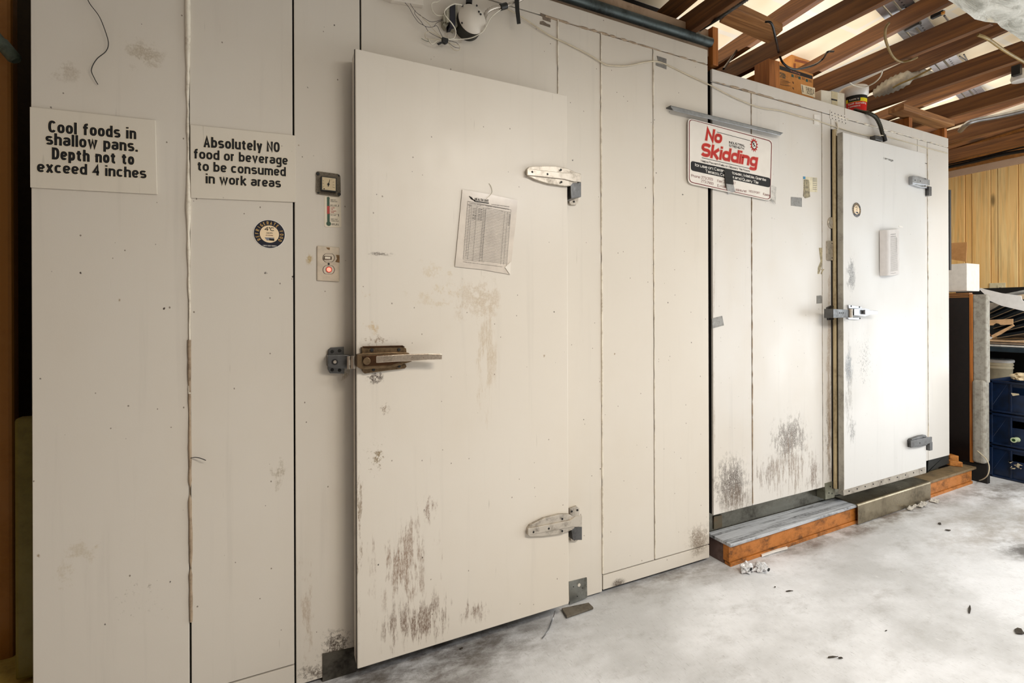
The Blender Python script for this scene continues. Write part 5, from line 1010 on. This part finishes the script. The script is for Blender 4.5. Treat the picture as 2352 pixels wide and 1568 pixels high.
wire('thin dark wire bowing low toward the transformer', [(954, 24), (953, 32), (966, 48), (976, 60), (994, 62), (1004, 52), (1018, 46)], .0008, tw)
wire('twisted cream wire strand above the tape bundle', [(964, 32), (972, 42), (984, 54), (996, 68), (1006, 78), (1014, 88)], .001, wire_cream)
wire('thin dark wire arching right above the bundle', [(996, 61), (1004, 60), (1010, 72), (1018, 88)], .0008, tw)
wire('cream wire loop end left of the bundle', [(1018, 89), (984, 90), (976, 82), (980, 74), (992, 74), (1012, 86)], .0012, wire_cream)
wire('dark wire loop hanging right below the bundle', [(1030, 93), (1046, 97), (1054, 104), (1056, 110), (1044, 108), (1030, 98)], .0008, tw)
wire('cream wire loop hanging lowest right of the bundle', [(1028, 96), (1040, 112), (1050, 116), (1056, 112), (1054, 104), (1042, 102), (1030, 97)], .0011, wire_cream)
wire('short green wire end left of the bundle', [(968, 88), (976, 93), (984, 95), (982, 88)], .0008, plain('green_wire', (40, 80, 50), .5))
t = thing('tape_band', 'black tape knot binding the wire bundle', 'tape', P(1024, 92, y_)); MB().slab([(1016, 84), (1030, 88), (1030, 97), (1024, 100), (1016, 96)], -.03, .012).build('strip', black, t, .002); MB().slab([(1016, 94), (1018, 98), (1008, 103), (1004, 99)], -.028, .004).build('tail', black, t)
tag(MB().slab([(870, -12), (973, -12), (973, 12), (900, 0)], -.02, .02).build('wall_bracket', skinA, None, .002), 'cream bracket plate cut off by the top edge above the wide door', 'bracket')
cable('wire', 'long white cable drooping along the tops of both coolers', [P(1162, 18, -.02), P(1200, 40, -.012), P(1260, 80, -.008), P(1300, 99, -.006), P(1350, 124, -.008), P(1385, 145, -.008), P(1400, 150, -.008), P(1440, 151, -.008), P(1480, 143, -.006), P(1508, 141, -.004), P(1530, 148, -.004), P(1580, 172, -.006), P(1632, 196, -.008), P(1680, 221, -.008), P(1727, 241, -.008), P(1755, 249, -.008), P(1795, 255, -.008), P(1840, 268, -.007), P(1876, 277, -.005), P(1918, 291, -.006), P(1960, 304, -.006), P(1990, 311, -.006), P(2012, 312, -.02), P(2026, 311, -.035), P(2060, 320, -.004), P(2130, 340, -.004), P(2176, 352, -.004)], .0027, wire_cream, 'wire', n=6)
cable('wire', 'thin black wire dangling from the top edge at the far left panel', [P(198, -12, -.01), P(206, 8, -.01), P(228, 38, -.012), P(243, 75, -.012), P(249, 100, -.012), P(243, 118, -.012), P(222, 136, -.012), P(210, 160, -.01), P(217, 180, -.008), P(225, 194, -.006)], .0011, plain('thin_black', (30, 26, 22), .5), 'wire', n=6)
cable('wire', 'tiny dark wire sticking out of the white sealed joint low down', [P(437, 1052, -.004), P(448, 1050, -.01), P(460, 1052, -.014), P(473, 1057, -.016)], .0012, plain('thin_black', (30, 26, 22), .5), 'wire', n=6)
# ---------------- litter on the floor ----------------
c = PZ(1727, 1303, .012)
t = thing('plastic_wrapper', 'crumpled clear wrapper with two dark round marks by the step corner', 'wrapper', c)
crumple(c + Vector((-.035, .0, .004)), .035, .022, .026, 6).build('crumpled_film', plain('film', (232, 232, 234), .15, 0, .2, 90), t); crumple(c + Vector((.035, -.02, .002)), .034, .022, .024, 9).build('crumpled_film', plain('film', (232, 232, 234), .15), t)
m = MB()
for (u, v) in ((1712, 1300), (1752, 1301)):
    p_ = PZ(u, v, .03); disc(m, p_, .008, p_.y - .03, 0, 14, 1.2)
m.build('round_mark', ink, t)
rnd = random.Random(12)
sc_l = ['torn white paper scrap under the metal step cover, nearest the camera', 'torn white paper scrap under the metal step cover, second along', 'torn white paper scrap under the metal step cover, third along', 'torn white paper scrap under the metal step cover, farthest along']
for i, (u, v) in enumerate(((2090, 1172), (2108, 1166), (2127, 1161), (2147, 1155))):
    p_ = PZ(u, v, .004); m = MB()
    for k in range(4):
        a = rnd.uniform(-.3, .3); o_ = p_ + Vector((rnd.uniform(-.03, .03), rnd.uniform(-.015, .015), rnd.uniform(-.002, .006)))
        m.prism([o_, o_ + Vector((.05, .012 + a * .02, .004)), o_ + Vector((.046, .026, .008)), o_ + Vector((-.006, .014, .002))], (0, 0, .0015))
    tag(m.build('paper_scrap', plain('scrap_paper', (214, 208, 198), .7, 0, .3, 80)), sc_l[i], 'scrap', 'torn paper scraps by the step')
tag(MB().slabz([(1748, 1272), (1776, 1262), (1808, 1254), (1809, 1257), (1776, 1266), (1750, 1275)], .012, .008).build('white_strip', white_plastic), 'thin white plastic strip lying against the foot of the step', 'strip')
cable('floor_string', 'cream string with a knot curling up from the floor by the padded board', [PZ(2235, 1097, .004), PZ(2248, 1103, .008), PX(2266, 1094, 4.42), PX(2272, 1076, 4.42), PX(2268, 1058, 4.43), PX(2256, 1045, 4.45), PX(2245, 1035, 4.46)], .0035, wire_cream, 'string', n=6)
cable('floor_wire', 'thin pale wire hanging under the wide door near its hinge side', [P(1276, 1402, -.06), P(1268, 1425, -.07), PZ(1259, 1448, .02), PZ(1245, 1466, .003)], .0022, alu, 'wire', n=6)
for k, (pts_, lb) in enumerate((([PX(2182, 1045, 4.32), PX(2205, 1049, 4.32)], 'short orange wood offcut lying on the end of the step'), ([PX(2182, 1030, 4.4), PX(2196, 1028, 4.4)], 'dark orange wood offcut behind the first one on the step'))):
    a, b = pts_; a.z = b.z = .147; MBx = MB().obox(a + Vector((0, 0, -.03)), b - a + Vector((.04, 0, 0)), Vector((.02, .05, 0)), Vector((0, 0, .035 + .02 * k))); tag(MBx.build('wood_offcut', wood('offcut_wood', (206, 136, 62), (150, 90, 34), 'x', .6), None, .003), lb, 'offcut')
flakes = [((2158, 1203), .03, 'dark flake stuck on the concrete, upper of the pair by the step'), ((2176, 1218), .028, 'dark flake stuck on the concrete, lower of the pair by the step'), ((1780, 1349), .010, 'small black crumb on the concrete below the wrapper'), ((1930, 1512), .016, 'small curled flake at the bottom edge of the concrete'), ((1912, 1510), .02, 'thin curved twig bit beside the curled flake'), ((2342, 1452), .05, 'crumpled leaf like scrap at the right edge of the floor'), ((2227, 1400), .03, 'thin twig on the concrete toward the lower right'), ((2035, 1449), .008, 'tiny dark crumb in the middle of the open concrete'), ((1812, 1358), .014, 'short black fibre near the crumb below the wrapper'), ((1060, 1490), .014, 'dark crumb on the floor below the wide door')]
fm = plain('dark_flake', (62, 54, 44), .8, 0, .2)
for i, ((u, v), s_, lb) in enumerate(flakes):
    p_ = PZ(u, v, .002); m = MB(); s_ *= .42; r2 = random.Random(i); el = 3.2 if ('twig' in lb or 'fibre' in lb) else 1.4; a = r2.uniform(-.6, .6); ca, sa = math.cos(a), math.sin(a); pl = []
    for k in range(9):
        g = k * 2 * math.pi / 9; q = r2.uniform(.55, 1.1) * s_; dx, dy = math.cos(g) * q * (el if el > 2 else 1.4), math.sin(g) * q * (.35 if el > 2 else .7); pl.append(p_ + Vector((dx * ca - dy * sa, dx * sa + dy * ca, r2.uniform(0, .003))))
    m.prism(pl, (0, 0, .0025)); tag(m.build('floor_flake', fm), lb, 'debris')
